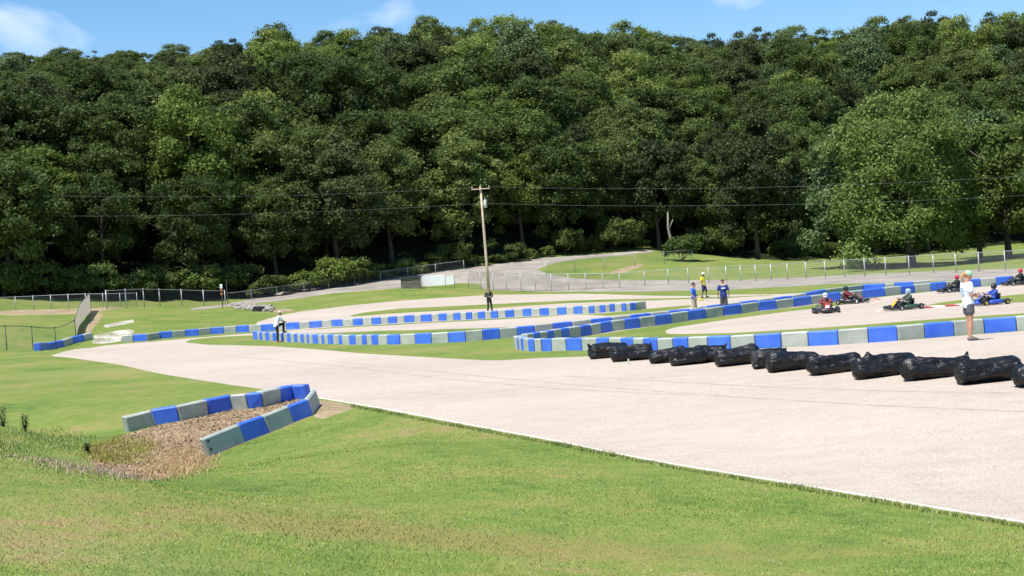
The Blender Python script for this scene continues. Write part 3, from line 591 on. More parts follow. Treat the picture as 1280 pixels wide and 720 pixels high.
# rubble at the culvert
m_rock = mat('pale_limestone', (.20,.18,.155), .9, .25, 3, bump=.5, bscale=8, col2=(.38,.34,.30)); b = MB()
for i in range(150):
    px = random.uniform(292, 342); f_ = (px-292)/50; py = random.uniform(380.5+f_*3, 386+f_*4.5); p = on_ground(px, py); r_ = random.uniform(.12, .30)
    b.ball(p+Vector((0, 0, r_*.3)), r_*random.uniform(.8, 1.5), r_*random.uniform(.7, 1.1), r_*random.uniform(.45, .75), 7, 5, Euler((random.uniform(-.4, .4), random.uniform(-.4, .4), random.uniform(0, 3))).to_matrix())
o = b.build('rubble', m_rock); tag(o, 'pale broken rocks heaped by the gravel road at the culvert', 'rocks', kind='stuff')
m_pipe = mat('dark_culvert_pipe', (.03,.03,.03), .7); cpv = on_ground(320, 389.5); b = MB(); b.torus((0, 0, .12), (.3, 1, 0), .33, .04, 20, 6); b.cyl((0, .02, .12), (.3, 1.5, .12), .33, 20); o = b.build('culvert_pipe', m_pipe); o.location = cpv; tag(o, 'dark round culvert mouth below the pale rocks', 'pipe')

# ------------------------------------------------------------------ utility pole and its wires
m_wood = mat('weathered_pole_wood', (.50,.37,.25), .85, .2, 2, bump=.4, bscale=12, col2=(.66,.53,.39)); m_cer = mat('grey_insulator', (.5,.5,.48), .35); m_can = mat('grey_transformer_paint', (.55,.56,.55), .4); m_wire = mat('aluminium_wire', (.30,.31,.32), .6)
pb = wp(611.5, 368, 147); pt = at_depth(600.5, 233, pb.y); PH = pt.z-pb.z
lean = pt.x-pb.x
root = empty('utility_pole', pb); tag(root, 'tall wooden utility pole with a crossarm standing behind the far barrier', 'utility pole')
def PP(t): return Vector((lean*t, 0, PH*t))
b = MB(); b.loft([(PP(0)+Vector((0, 0, -.3)), .155, .155), (PP(.3), .14, .14), (PP(.7), .12, .12), (PP(1), .10, .10)], 12); b.build('pole', m_wood, root, True)
b = MB(); ca = PP(.975); b.box(ca+Vector((0, -.17, 0)), (1.9, .09, .10), bev=.015); b.build('crossarm', m_wood, root)
for sx in (-.85, 0, .85):
    b = MB(); z0 = ca+Vector((sx, -.17, .07)); zz = z0+Vector((0, 0, .3 if sx == 0 else .16)); b.cyl(z0, zz, .02, 6); b.ball(zz, .06, n=8, m=6); b.torus(zz-Vector((0, 0, .06)), (0, 0, 1), .05, .02, 10, 6); b.build('insulator', m_cer, root, True)
b = MB(); c1 = PP(.835)+Vector((.36, 0, 0)); b.loft([(c1+Vector((0, 0, -.42)), .12, .12), (c1+Vector((0, 0, -.38)), .15, .15), (c1+Vector((0, 0, .32)), .15, .15), (c1+Vector((0, 0, .4)), .1, .1)], 14); b.cyl(c1+Vector((0, 0, .38)), c1+Vector((0, 0, .6)), .04, 6); b.box(c1+Vector((-.24, 0, 0)), (.12, .06, .3)); b.build('transformer', m_can, root, True)
wires = [(ca+pb+Vector((.9, -.17, .18)), (1500, 203), 128, 1.0, 'upper overhead wire running right from the pole top to the picture edge'), (PP(.83)+pb+Vector((.1, 0, .1)), (1500, 230), 128, .9, 'lower overhead wire running right from the transformer'),
 (ca+pb+Vector((-.9, -.17, .18)), (-220, 233), 150, 1.0, 'upper overhead wire running left across the dark wood'), (PP(.83)+pb+Vector((-.1, 0, .1)), (-220, 263), 150, .9, 'lower overhead wire running left across the dark wood')]
for a, e, D, sag, lb in wires:
    e3 = at_depth(e[0], e[1], D); pts = []
    for i in range(25):
        t_ = i/24; p = a.lerp(e3, t_); p.z -= sag*4*t_*(1-t_); pts.append(p-a)
    b = MB(); b.tube(pts, .005, 5); o = b.build('overhead_wire', m_wire); o.location = a; tag(o, lb, 'wire', 'overhead wires')
# ------------------------------------------------------------------ people and karts
m_skin = mat('skin', (.52,.27,.18), .55, .06, 12); m_skind = mat('tanned_skin', (.30,.165,.11), .55, .06, 12)
def cm(name, c, rough=.85, var=.1, **k): return mat(name, c, rough, var, 9, bump=.12, bscale=45, **k)
m_eye = mat('eye', (.02,.015,.012), .2); m_lip = mat('lips', (.38,.15,.12), .5)
def vec(*a): return Vector(a)
def head_mb(b, hc, fw, sd, s=1.0):
    # hc centre, fw unit forward, sd unit left
    up = fw.cross(sd).normalized(); Rm = Matrix((fw, sd, up)).transposed()
    g = lambda x, y, z: hc + Rm @ Vector((x*s, y*s, z*s))
    b.ball(hc + up*.02*s, .095*s, .077*s, .105*s, 16, 12, Rm)
    b.loft([(g(.03,0,-.02), .062*s, .07*s), (g(.04,0,-.065), .052*s, .058*s), (g(.048,0,-.10), .032*s, .036*s), (g(.05,0,-.115), .016*s, .02*s)], 12, side=sd)
    b.loft([(g(.085,0,.025), .008*s, .008*s), (g(.103,0,-.01), .013*s, .013*s), (g(.10,0,-.026), .017*s, .012*s)], 8, side=sd)   # nose
    b.loft([(g(.082,-.035,.045), .01*s, .008*s), (g(.093,0,.042), .01*s, .008*s), (g(.082,.035,.045), .01*s, .008*s)], 6, side=up)  # brow
    for q_ in (-1, 1): b.ball(g(-.005, q_*.078, 0), .02*s, .01*s, .032*s, 8, 6, Rm)
    b.limb(g(-.015,0,-.06), g(-.035,0,-.165), .052*s, .058*s)
    return g, Rm
def hand_mb(b, wr, d, side, palm_n, s=1.0, curl=.5, r=.0088):
    # palm + five fingers; d direction of hand, side = thumb side, palm_n = the way the palm faces
    d = d.normalized(); side = (side-d*side.dot(d)).normalized(); pn = palm_n - d*palm_n.dot(d) - side*palm_n.dot(side); pn = pn.normalized() if pn.length > .1 else d.cross(side)
    b.loft([(wr-d*.02*s, .026*s, .02*s), (wr+d*.03*s, .036*s, .018*s), (wr+d*.075*s, .042*s, .016*s), (wr+d*.09*s, .038*s, .013*s)], 12, side=side)
    for k, l in enumerate((.068, .078, .073, .056)):
        p = wr+d*.085*s+side*(.031-.0205*k)*s; q_ = p+(d*math.cos(curl*.5)+pn*math.sin(curl*.5))*l*.5*s; e = q_+(d*math.cos(curl*1.6)+pn*math.sin(curl*1.6))*l*.5*s
        b.tube([p-d*.01*s, p, q_, e], r*s, 7)
    p = wr+d*.03*s+side*.03*s; q_ = p+(d*.6+side*.75+pn*.2).normalized()*.045*s; e = q_+(d*.85+side*.15+pn*.4).normalized()*.035*s
    b.tube([p-side*.01*s, p, q_, e], r*1.15*s, 7)
def person(loc, rz, label, J, skin, parts, hgt=1.75, group=None, voxel=.0085, cat='person', bare_feet=False, hand=None, shoes=True):
    """J: joints of a 1.75 m figure, x forward, y to its left, z up; parts: list of (name, kind, material)."""
    k = hgt/1.75; root = empty('person', loc, rz); tag(root, label, cat, group)
    g = {n: Vector(v)*k for n, v in J.items()}
    fw = Vector(J.get('look', (1, 0, 0))).normalized(); sd = Vector((0, 0, 1)).cross(fw).normalized()
    pe, ch, nk, hd = g['pelvis'], g['chest'], g['neck'], g['head']; sh = g.get('side', Vector((0, 1, 0))).normalized()
    def torso(b, e, z0=0, top=1.0):
        hips = pe - (ch-pe).normalized()*.09*k
        rg = [(hips, .145*k+e, .105*k+e), (pe, .168*k+e, .12*k+e), (pe.lerp(ch, .45), .142*k+e, .105*k+e), (pe.lerp(ch, .8), .158*k+e, .115*k+e), (ch, .172*k+e, .12*k+e), (ch.lerp(nk, .55), .17*k+e, .10*k+e), (ch.lerp(nk, .85), .11*k+e, .075*k+e), (nk, .06*k+e, .058*k+e)]
        b.loft(rg if top >= 1 else rg[:-1], 18, side=sh)
    def arm(b, q_, e, f0=0, f1=1.0, cuff=0):
        s, el, wr = g['sh'+q_], g['el'+q_], g['wr'+q_]
        if f1 <= 1: b.limb(s, s.lerp(el, f1), .052*k+e, (.052-.012*f1)*k+e+cuff, 12)
        else: b.limb(s, el, .052*k+e, .04*k+e, 12); b.limb(el, el.lerp(wr, f1-1), .04*k+e, (.04-.014*(f1-1))*k+e+cuff, 12)
    def leg(b, q_, e, f1, cuff=0):
        h_, kn, an = g['hip'+q_], g['kn'+q_], g['an'+q_]
        if f1 <= 1: b.limb(h_, h_.lerp(kn, f1), .088*k+e, (.088-.032*f1)*k+e+cuff, 14, mid=(.35*1, .084*k+e))
        else:
            b.limb(h_, kn, .088*k+e, .054*k+e, 14); b.limb(kn, kn.lerp(an, f1-1), .054*k+e, (.054-.02*(f1-1))*k+e+cuff, 14, mid=(.35, .056*k+e))
    b = MB(); torso(b, 0); G, Rm = head_mb(b, hd, fw, sd, k*1.0); b.limb(nk-(nk-ch)*.2, hd-Vector((0, 0, .08*k)), .055*k, .052*k)
    for q_ in 'LR':
        arm(b, q_, 0, f1=2.0); leg(b, q_, 0, 2.0)
        s_ = 1 if q_ == 'L' else -1; wr, el, an = g['wr'+q_], g['el'+q_], g['an'+q_]; d = (wr-el).normalized()
        ts = Vector(hand[q_][0]) if hand and q_ in hand else Vector((1, 0, 0)); pn = Vector(hand[q_][1]) if hand and q_ in hand else Vector((0, -s_, 0))
        hand_mb(b, wr, d, ts, pn, k, curl=hand[q_][2] if hand and q_ in hand else .5, r=.0092)
        toe = g.get('toe'+q_, an+Vector((.17*k, s_*.03*k, -.05*k)))
        b.loft([(an+Vector((-.05*k, 0, -.045*k)), .03*k, .03*k), (an+Vector((0, 0, -.03*k)), .042*k, .045*k), (an.lerp(toe, .55), .045*k, .034*k), (toe, .04*k, .022*k), (toe+(toe-an).normalized()*.025*k, .022*k, .014*k)], 12, side=(0, 1, 0))
    b.fused('body', skin, root, voxel*k, 2)
    b = MB()
    for q_ in (-1, 1): b.ball(G(.083, q_*.031, .022), .014*k, .014*k, .010*k, 8, 6)
    b.build('eyes', m_eye, root, True)
    b = MB(); b.loft([(G(.088, -.022, -.058), .004*k, .005*k), (G(.096, 0, -.058), .006*k, .008*k), (G(.088, .022, -.058), .004*k, .005*k)], 6); b.build('mouth', m_lip, root, True)
    for nm, kind, m in parts:
        b = MB(); vx = .012*k
        if kind in ('tee', 'longsleeve', 'jacket'):
            torso(b, .016*k, top=.9)
            hem = pe-(ch-pe).normalized()*.13*k; b.loft([(hem, .178*k, .128*k), (pe, .188*k, .14*k), (pe.lerp(ch, .3), .175*k, .13*k)], 18, side=sh)
            for q_ in 'LR': arm(b, q_, .018*k, f1=.62 if kind == 'tee' else 1.9, cuff=.012*k if kind == 'tee' else .004*k); b.limb(ch.lerp(nk, .45), g['sh'+q_], .07*k, .064*k)
        elif kind in ('shorts', 'longshorts', 'trousers'):
            w_ = pe; hips = pe-(ch-pe).normalized()*.09*k
            b.loft([(hips, .165*k, .125*k), (pe, .18*k, .133*k), (pe.lerp(ch, .25), .165*k, .125*k)], 18, side=sh)
            f1 = {'shorts': .42, 'longshorts': .95, 'trousers': 1.92}[kind]
            for q_ in 'LR': leg(b, q_, .016*k, f1, cuff=.018*k if kind != 'trousers' else .012*k)
        elif kind == 'shoes':
            for q_ in 'LR':
                s_ = 1 if q_ == 'L' else -1; an = g['an'+q_]; toe = g.get('toe'+q_, an+Vector((.17*k, s_*.03*k, -.05*k)))
                b.loft([(an+Vector((-.06*k, 0, -.045*k)), .036*k, .036*k), (an+Vector((0, 0, -.035*k)), .05*k, .05*k), (an.lerp(toe, .55), .053*k, .042*k), (toe, .048*k, .032*k), (toe+(toe-an).normalized()*.035*k, .028*k, .022*k)], 12, side=(0, 1, 0))
        elif kind in ('hair', 'longhair'):
            b.ball(G(-.014, 0, .042), .098*k, .086*k, .098*k, 16, 12, Rm)
            if kind == 'longhair':
                b.loft([(G(-.09,0,.05), .035*k, .035*k), (G(-.14,.0,.03), .045*k, .045*k), (G(-.155,0,-.05), .045*k, .04*k), (G(-.14,0,-.13), .035*k, .03*k), (G(-.125,0,-.19), .014*k, .014*k)], 12, side=sd)
            vx = .010*k
        elif kind == 'cap':
            b.ball(G(-.004, 0, .062), .104*k, .092*k, .082*k, 16, 12, Rm); b.loft([(G(.07,0,.055), .075*k, .012*k), (G(.12,0,.05), .065*k, .009*k), (G(.155,0,.042), .04*k, .007*k)], 12, side=sd); vx = .009*k
        elif kind == 'hat':
            b.ball(G(-.002, 0, .075), .1*k, .09*k, .08*k, 16, 12, Rm); b.loft([(G(0,0,.05), .17*k, .17*k), (G(0,0,.068), .165*k, .165*k)], 20, side=sd); vx = .010*k
        elif kind == 'bandana':
            b.ball(G(.0, 0, .055), .106*k, .093*k, .088*k, 16, 12, Rm); b.loft([(G(-.085,0,.05), .03*k, .03*k), (G(-.12,.02,.0), .02*k, .012*k)], 8, side=sd); vx = .010*k
        elif kind == 'helmet':
            b.ball(G(-.005, 0, .03), .145*k, .128*k, .138*k, 18, 14, Rm); b.loft([(G(.06,0,-.02), .105*k, .09*k), (G(.085,0,-.07), .085*k, .075*k), (G(.09,0,-.1), .06*k, .05*k)], 14, side=sd); vx = .012*k
        o = b.fused(nm, m, root, vx, 2)
        if kind == 'helmet':
            b2 = MB(); b2.ball(G(.035, 0, .03), .116*k, .112*k, .045*k, 18, 12, Rm); b2.build('visor', m_visor, o, True)
    return root, g, k
m_visor = mat('dark_visor', (.01,.012,.015), .08, spec=.8)
def stand(**over):
    J = dict(pelvis=(0,0,.96), chest=(.0,0,1.28), neck=(-.01,0,1.47), head=(.03,0,1.63),
             shL=(-.01,.185,1.42), elL=(-.04,.235,1.14), wrL=(.05,.24,.89), shR=(-.01,-.185,1.42), elR=(-.04,-.235,1.14), wrR=(.05,-.24,.89),
             hipL=(0,.09,.90), knL=(.02,.10,.49), anL=(-.02,.11,.085), hipR=(0,-.09,.90), knR=(.02,-.10,.49), anR=(-.02,-.11,.085))
    J.update(over); return J
def up_h(px0, py0, px1, py1):  # height in metres of a standing figure measured between feet and crown
    a = on_ground(px1, py1); return a, (py1-py0+.075*(px1-px0)*0)*a.y/F
# the woman in front of the barrier, seen from behind her right shoulder
a = on_ground(1213.5, 425.8); hg = 87.5*a.y/F
m_tee = cm('white_tee', (.74,.78,.84)); m_ds = cm('charcoal_shorts', (.10,.10,.115)); m_hair = mat('blond_hair', (.50,.30,.12), .6, .3, 30, bump=.6, bscale=60); m_ban2 = cm('mint_bandana', (.36,.72,.46)); m_sh = cm('grey_sandals', (.14,.13,.13)); m_print = cm('pale_blue_print', (.42,.56,.66))
root, g, k = person(a, R(10), 'woman in white tee, charcoal shorts and mint bandana', stand(chest=(-.02,0,1.28), neck=(-.01,0,1.47), head=(.045,0,1.625), look=(1,-.08,-.12),
    elR=(-.02,-.24,1.15), wrR=(.19,-.13,1.10), elL=(.0,.23,1.15), wrL=(.20,.10,1.12), knR=(.0,-.075,.49), anR=(-.04,-.07,.085), knL=(.02,.085,.49), anL=(.03,.10,.085)),
    m_skin, [('tee_shirt','tee',m_tee),('shorts','shorts',m_ds),('hair','longhair',m_hair),('bandana','bandana',m_ban2),('sandals','shoes',m_sh)], hg,
    hand={'L': ((0,-.2,1), (0,-1,0), 1.3), 'R': ((0,.2,1), (0,1,0), 1.3)}, voxel=.0075)
b = MB()
for zz, w_, dz in ((1.33,.16,.02),(1.29,.20,.022),(1.25,.14,.02),(1.21,.19,.022),(1.17,.12,.02)):
    b.loft([(Vector((-.146+(1.3-zz)*.02, -w_/2, zz))*k, .004, dz*k*.6), (Vector((-.158+(1.3-zz)*.03, 0, zz))*k, .006, dz*k*.7), (Vector((-.146+(1.3-zz)*.02, w_/2, zz))*k, .004, dz*k*.6)], 8, side=(1,0,0))
b.build('shirt_back_print', m_print, root)
# the cup she holds
b = MB(); cpos = Vector((.285,-.015,1.13))*k; b.loft([(cpos+vec(0,0,-.05), .03,.03),(cpos+vec(0,0,.06),.038,.038),(cpos+vec(0,0,.075),.034,.034)], 14); o = b.build('drink_cup', cm('tan_cup', (.45,.38,.28)), None, True)
o.matrix_world = Matrix.Translation(a) @ Matrix.Rotation(R(10), 4, 'Z'); tag(o, 'small tan drink cup held by the woman in the white tee', 'cup')
# man in white tee with a foot up on the barrier, leaning on his knee
a = on_ground(348, 427.5); hg = 39*a.y/F
m_bk = cm('black_trousers', (.014,.014,.018)); m_bk2 = cm('black_trousers_sheen', (.03,.035,.04)); m_redshoe = cm('red_shoes', (.48,.10,.09)); m_pink = cm('pale_pink_cap', (.72,.52,.48)); m_w2 = cm('white_shirt', (.72,.74,.78))
person(a, R(22), 'man in white tee and pinkish cap, one foot up on the barrier', stand(pelvis=(-.05,0,.94), chest=(.06,0,1.24), neck=(.13,0,1.42), head=(.20,0,1.56), shL=(.12,.185,1.37), shR=(.12,-.185,1.37), elL=(.30,.20,1.14), wrL=(.42,.05,1.06), elR=(.30,-.18,1.12), wrR=(.43,-.04,1.08),
    hipL=(-.03,.09,.89), knL=(.40,.14,.98), anL=(.36,.15,.56), hipR=(-.05,-.09,.88), knR=(-.02,-.10,.48), anR=(-.05,-.10,.085), look=(1,-.3,-.1)),
    m_skind, [('tee_shirt','tee',m_w2),('trousers','trousers',m_bk),('cap','cap',m_pink),('shoes','shoes',m_redshoe)], 1.78, voxel=.011)
# man by the utility pole, facing the camera, arms folded at the waist
a = on_ground(612.5, 390.2); m_cam = cm('dark_camouflage', (.035,.04,.03)); m_dkp = cm('dark_trousers', (.018,.02,.024)); m_greycap = cm('olive_cap', (.16,.15,.10))
person(a, R(-75), 'man in dark camouflage shirt and dark trousers standing below the utility pole', stand(elL=(-.02,.29,1.16), wrL=(.20,.10,1.10), elR=(-.02,-.29,1.16), wrR=(.20,-.10,1.16), anL=(-.02,.17,.085), knL=(.0,.14,.49), anR=(-.02,-.15,.085)),
    m_skin, [('long_sleeved_shirt','longsleeve',m_cam),('trousers','trousers',m_dkp),('cap','cap',m_greycap),('boots','shoes',m_bk)], 30*a.y/F, voxel=.011)
# yellow shirt walking, back half turned
a = on_ground(880.5, 372.2); m_yel = cm('yellow_tee', (.78,.72,.04)); m_navy = cm('navy_shorts', (.03,.04,.12)); m_wh = cm('white_sun_hat', (.8,.8,.78))
person(a, R(-35), 'man in yellow tee and white hat walking behind the two men in blue', stand(knL=(.14,.09,.50), anL=(.12,.09,.10), knR=(-.01,-.09,.48), anR=(-.16,-.09,.10), wrL=(-.02,.25,.90), wrR=(.12,-.24,.92)),
    m_skind, [('tee_shirt','tee',m_yel),('shorts','longshorts',m_navy),('sun_hat','hat',m_wh),('shoes','shoes',m_bk)], 31.2*a.y/F, voxel=.011)
# royal-blue shirt with a folded yellow flag
a = on_ground(869, 396.0); m_rb = cm('royal_blue_tee', (.03,.16,.62)); m_kh = cm('khaki_shorts', (.36,.30,.20)); m_brhair = mat('brown_hair', (.07,.045,.03), .7)
rootb, g, k = person(a, R(-20), 'man in royal blue tee and khaki shorts holding a yellow flag by the barrier', stand(wrR=(.14,-.22,.92), elL=(-.02,.24,1.15), wrL=(.20,.14,1.02), look=(1,.2,-.1)),
    m_skin, [('tee_shirt','tee',m_rb),('shorts','longshorts',m_kh),('hair','hair',m_brhair),('shoes','shoes',m_bk)], 43*a.y/F, voxel=.011, hand={'R': ((.3,0,1),(0,1,0),1.5)})
fl_ = MB(); fl_.cyl((0,0,0), (.75,.05,-.10), .011, 8)
root = empty('marshal_flag', a+Matrix.Rotation(R(-20), 3, 'Z') @ (g['wrR']+Vector((.06,.02,-.03))), R(-5)); tag(root, 'rolled yellow flag on a thin stick held by the man in royal blue', 'flag'); fl_.build('stick', m_wood, root)
b = MB(); b.loft([((.02,0,0), .02,.03), ((.12,.01,-.02), .045,.06), ((.25,.02,-.04), .05,.05), ((.36,.02,-.05), .02,.02)], 10); b.build('flag_cloth', cm('yellow_flag', (.72,.62,.08)), root, True)
# navy shirt with a white print on the back
a = on_ground(906, 392.5); m_nv = cm('navy_tee', (.018,.045,.19)); m_ol = cm('dark_olive_shorts', (.09,.10,.08)); m_prt = cm('white_print', (.75,.77,.8)); m_capb = cm('brown_cap', (.12,.08,.06))
rootn, g, k = person(a, R(80), 'stocky man in navy tee with a white print on his back', stand(wrL=(.06,.27,.90), wrR=(.06,-.27,.90), elL=(-.03,.27,1.14), elR=(-.03,-.27,1.14)),
    m_skin, [('tee_shirt','tee',m_nv),('shorts','longshorts',m_ol),('cap','cap',m_capb),('shoes','shoes',m_bk)], 43.5*a.y/F, voxel=.011)
b = MB(); V = [(-.160,.10,1.32),(-.165,.02,1.34),(-.155,-.12,1.34),(-.155,-.10,1.27),(-.165,-.03,1.29),(-.165,.01,1.25),(-.165,.05,1.28)]
V = [Vector(v_)*k for v_ in V]; b.add(V+[v_+Vector((.03, 0, 0)) for v_ in V], [tuple(range(7)), tuple(range(13, 6, -1))]+[(i, i+7, (i+1) % 7+7, (i+1) % 7) for i in range(7)]); b.build('back_print', m_prt, rootn)

# ---- karts
m_ty = mat('kart_tyre', (.018,.018,.018), .8, .3, 10); m_rim = mat('silver_rim', (.62,.62,.62), .3, .05, metal=.7); m_rimy = mat('yellow_rim', (.62,.60,.10), .4); m_blk = mat('black_plastic', (.015,.015,.017), .4); m_chr = mat('dark_chassis_tube', (.05,.05,.055), .35, metal=.6); m_eng = mat('engine_metal', (.25,.25,.25), .4, .3, 20, metal=.6)
def kart(loc, rz, label, body, nose, pod, rim, number=None):
    root = empty('racing_kart', loc, rz); tag(root, label, 'kart', 'racing karts on the track')
    b = MB(); r = .016
    for s in (-1, 1):
        b.tube([(-.85, s*.22, .09), (-.3, s*.24, .08), (.25, s*.30, .07), (.55, s*.33, .08), (.72, s*.16, .08), (.74, 0, .08)], r)
        b.tube([(-.45, s*.24, .08), (-.42, s*.58, .10), (.32, s*.60, .10), (.34, s*.30, .08)], r*.8)
        b.tube([(.52, s*.33, .09), (.52, s*.50, .12)], r)
    b.tube([(-.3, -.24, .08), (-.3, .24, .08)], r); b.tube([(.25, -.3, .07), (.25, .3, .07)], r)
    b.tube([(-.95, -.55, .14), (-.98, -.45, .18), (-.98, .45, .18), (-.95, .55, .14)], r*1.1); b.tube([(-.98, -.3, .18), (-.85, -.22, .09)], r*.8); b.tube([(-.98, .3, .18), (-.85, .22, .09)], r*.8)
    b.tube([(.72, -.28, .10), (.98, -.24, .14), (1.0, 0, .14), (.98, .24, .14), (.72, .28, .10)], r)
    b.build('chassis_frame', m_chr, root, True)
    b = MB(); b.box((.22, 0, .055), (.9, .5, .01)); b.build('floor_pan', m_eng, root)
    b = MB(); b.loft([((.80, -.52, .13), .06, .05), ((.93, -.42, .15), .11, .09), ((1.0, -.18, .16), .12, .10), ((1.02, 0, .16), .12, .10), ((1.0, .18, .16), .12, .10), ((.93, .42, .15), .11, .09), ((.80, .52, .13), .06, .05)], 10, side=(1,0,0)); b.build('nose_bumper', nose, root, True)
    b = MB(); b.loft([((.80, 0, .16), .13, .02), ((.66, 0, .30), .145, .025), ((.48, 0, .50), .12, .02)], 12, side=(0,1,0)); o = b.build('front_panel', body, root, True)
    if number is not None: b = MB(); b.box((.705, 0, .34), (.012, .17, .16), Euler((0, R(-45), 0)).to_matrix()); b.build('number_plate', m_wht, root)
    for s in (-1, 1):
        b = MB(); b.loft([((.38, s*.56, .13), .05, .06), ((.26, s*.58, .16), .10, .10), ((-.28, s*.60, .17), .11, .11), ((-.42, s*.58, .15), .06, .07)], 10, side=(0,1,0)); b.build('side_pod', pod, root, True)
    b = MB(); b.loft([((.02, 0, .12), .15, .03), ((-.18, 0, .09), .19, .05), ((-.36, 0, .14), .20, .06), ((-.47, 0, .34), .20, .05), ((-.53, 0, .52), .17, .04)], 14, side=(0,1,0)); b.build('seat', m_blk, root, True)
    o = MB(); o.torus((.27, 0, .50), (-.62, 0, .62), .15, .014, 20, 8); st = o.build('steering_wheel', m_blk, root, True)
    b = MB(); b.tube([(.27, 0, .50), (.52, 0, .12)], .011); b.tube([(.27, -.14, .50), (.27, .14, .50)], .012); b.build('steering_column', m_chr, st, True)
    b = MB(); b.box((-.42, -.40, .20), (.24, .22, .18), bev=.02)
    for i in range(6): b.box((-.42, -.40, .31+i*.022), (.2-.01*i, .19, .008))
    b.cyl((-.42, -.40, .42), (-.42, -.40, .47), .03); b.tube([(-.45, -.30, .25), (-.6, -.25, .22), (-.9, -.20, .20)], .035); b.build('engine', m_eng, root)
    b = MB(); b.cyl((-.62, -.62, .14), (-.62, .62, .14), .02); b.build('rear_axle', m_eng, root, True)
    for x, y, rr_, wd in ((.52, .56, .13, .13), (.52, -.56, .13, .13), (-.62, .60, .142, .20), (-.62, -.60, .142, .20)):
        w_ = empty('wheel', (x, y, rr_)); w_.parent = root
        b = MB(); hw = wd/2; n = 20
        prof = [(-hw*.75, .065), (-hw, .085), (-hw, rr_-.025), (-hw*.7, rr_), (hw*.7, rr_), (hw, rr_-.025), (hw, .085), (hw*.75, .065)]
        V = [(math.cos(2*math.pi*i/n)*r_, yy, math.sin(2*math.pi*i/n)*r_) for i in range(n) for (yy, r_) in prof]; Fc = [(i*8+j, i*8+(j+1) % 8, ((i+1) % n)*8+(j+1) % 8, ((i+1) % n)*8+j) for i in range(n) for j in range(8)]
        b.add(V, Fc); b.build('tyre', m_ty, w_, False)
        b = MB(); b.cyl((0, -hw*.7, 0), (0, hw*.7, 0), .066, 16); b.cyl((0, -hw*.8, 0), (0, hw*.8, 0), .03, 10)
        b.torus((0, hw*.72, 0), (0, 1, 0), .068, .008, 18, 6); b.torus((0, -hw*.72, 0), (0, 1, 0), .068, .008, 18, 6); b.build('rim', rim, w_, True)
    return root
def driver(loc, rz, label, suit, helm, hgt=1.62, glove=None):
    J = dict(pelvis=(-.30,0,.24), chest=(-.42,0,.54), neck=(-.44,0,.72), head=(-.39,0,.87), shL=(-.41,.19,.67), shR=(-.41,-.19,.67), elL=(-.16,.30,.52), elR=(-.16,-.30,.52), wrL=(.14,.17,.53), wrR=(.14,-.17,.53),
             hipL=(-.26,.10,.20), hipR=(-.26,-.10,.20), knL=(.14,.20,.36), knR=(.14,-.20,.36), anL=(.48,.14,.15), anR=(.48,-.14,.15), toeL=(.56,.14,.24), toeR=(.56,-.14,.24))
    J = {n: tuple(Vector(v)+Vector((.14 if n not in ('anL','anR','toeL','toeR','wrL','wrR') else .03, 0, 0))) for n, v in J.items()}; J['knL'] = (.22,.24,.40); J['knR'] = (.22,-.24,.40)
    r_, g, k = person(loc, rz, label, J, m_skin, [('racing_jacket','jacket',suit[0]),('racing_trousers','trousers',suit[1]),('shoes','shoes',m_bk),('helmet','helmet',helm)], hgt, group='kart drivers', voxel=.012, hand={'L': ((0,0,1),(0,-1,0),1.5), 'R': ((0,0,1),(0,1,0),1.5)})
    return r_
def pm(n, c, r=.35): return mat(n, c, r, .08, 6, coat=.3)
mR = pm('red_bodywork', (.42,.03,.03)); mBk = pm('black_bodywork', (.02,.02,.022)); mY = pm('yellow_bodywork', (.75,.42,.02)); mB = pm('blue_bodywork', (.03,.08,.42)); mW = pm('white_bodywork', (.72,.72,.72)); mG = pm('dark_green_bodywork', (.03,.07,.045))
hW = pm('white_helmet', (.78,.80,.84), .15); hK = pm('black_helmet', (.015,.017,.02), .2); hR = pm('red_helmet', (.55,.03,.05), .2); hB = pm('pale_blue_helmet', (.40,.52,.72), .2)
sR = cm('red_suit', (.20,.03,.03)); sK = cm('black_suit', (.02,.02,.024)); sG = cm('green_grey_suit', (.06,.09,.07)); sB = cm('blue_suit', (.03,.09,.40)); sT = cm('dark_suit_trousers', (.025,.025,.03))
def crew(px, py, rz, lk, ld, kk, suit, helm, h=1.58):
    a = on_ground(px, py); kt = kart(a, rz, lk, *kk); kt.scale = (.84, .9, .92); driver(a, rz, ld, suit, helm, h)
crew(1033.5, 391.0, R(-97), 'red and black kart coming head on toward the camera', 'kart driver in red and black with a white helmet facing the camera', (mR, mBk, mBk, m_rim, 1), (sR, sT), hW)
crew(1064, 379.5, R(-28), 'red and black kart close behind the head on one, pointing right', 'kart driver in dark suit and black helmet behind the one facing the camera', (mR, mBk, mBk, m_rim), (sR, sK), hK)
crew(1131, 387.0, R(194), 'yellow nosed kart pointing left beside the red and white kerb', 'kart driver with a pale blue and white helmet in the yellow nosed kart', (mY, mBk, mG, m_rim), (sG, sT), hB)
crew(1192.5, 365.2, R(183), 'black kart partly hidden behind the head of the woman in white', 'kart driver in black with a red helmet seen just left of the ponytail', (mBk, mBk, mBk, m_rim), (sK, sT), hR)
crew(1238, 381, R(188), 'blue kart with a yellow rear wheel, just right of the woman', 'kart driver in blue with a black helmet beside the woman in white', (mB, mB, mB, m_rimy), (sB, sT), hK)
crew(1272, 356.5, R(182), 'dark kart at the right edge along the far barrier', 'kart driver in dark suit and red helmet at the right edge', (mBk, mBk, mBk, m_rim), (sK, sT), hR)
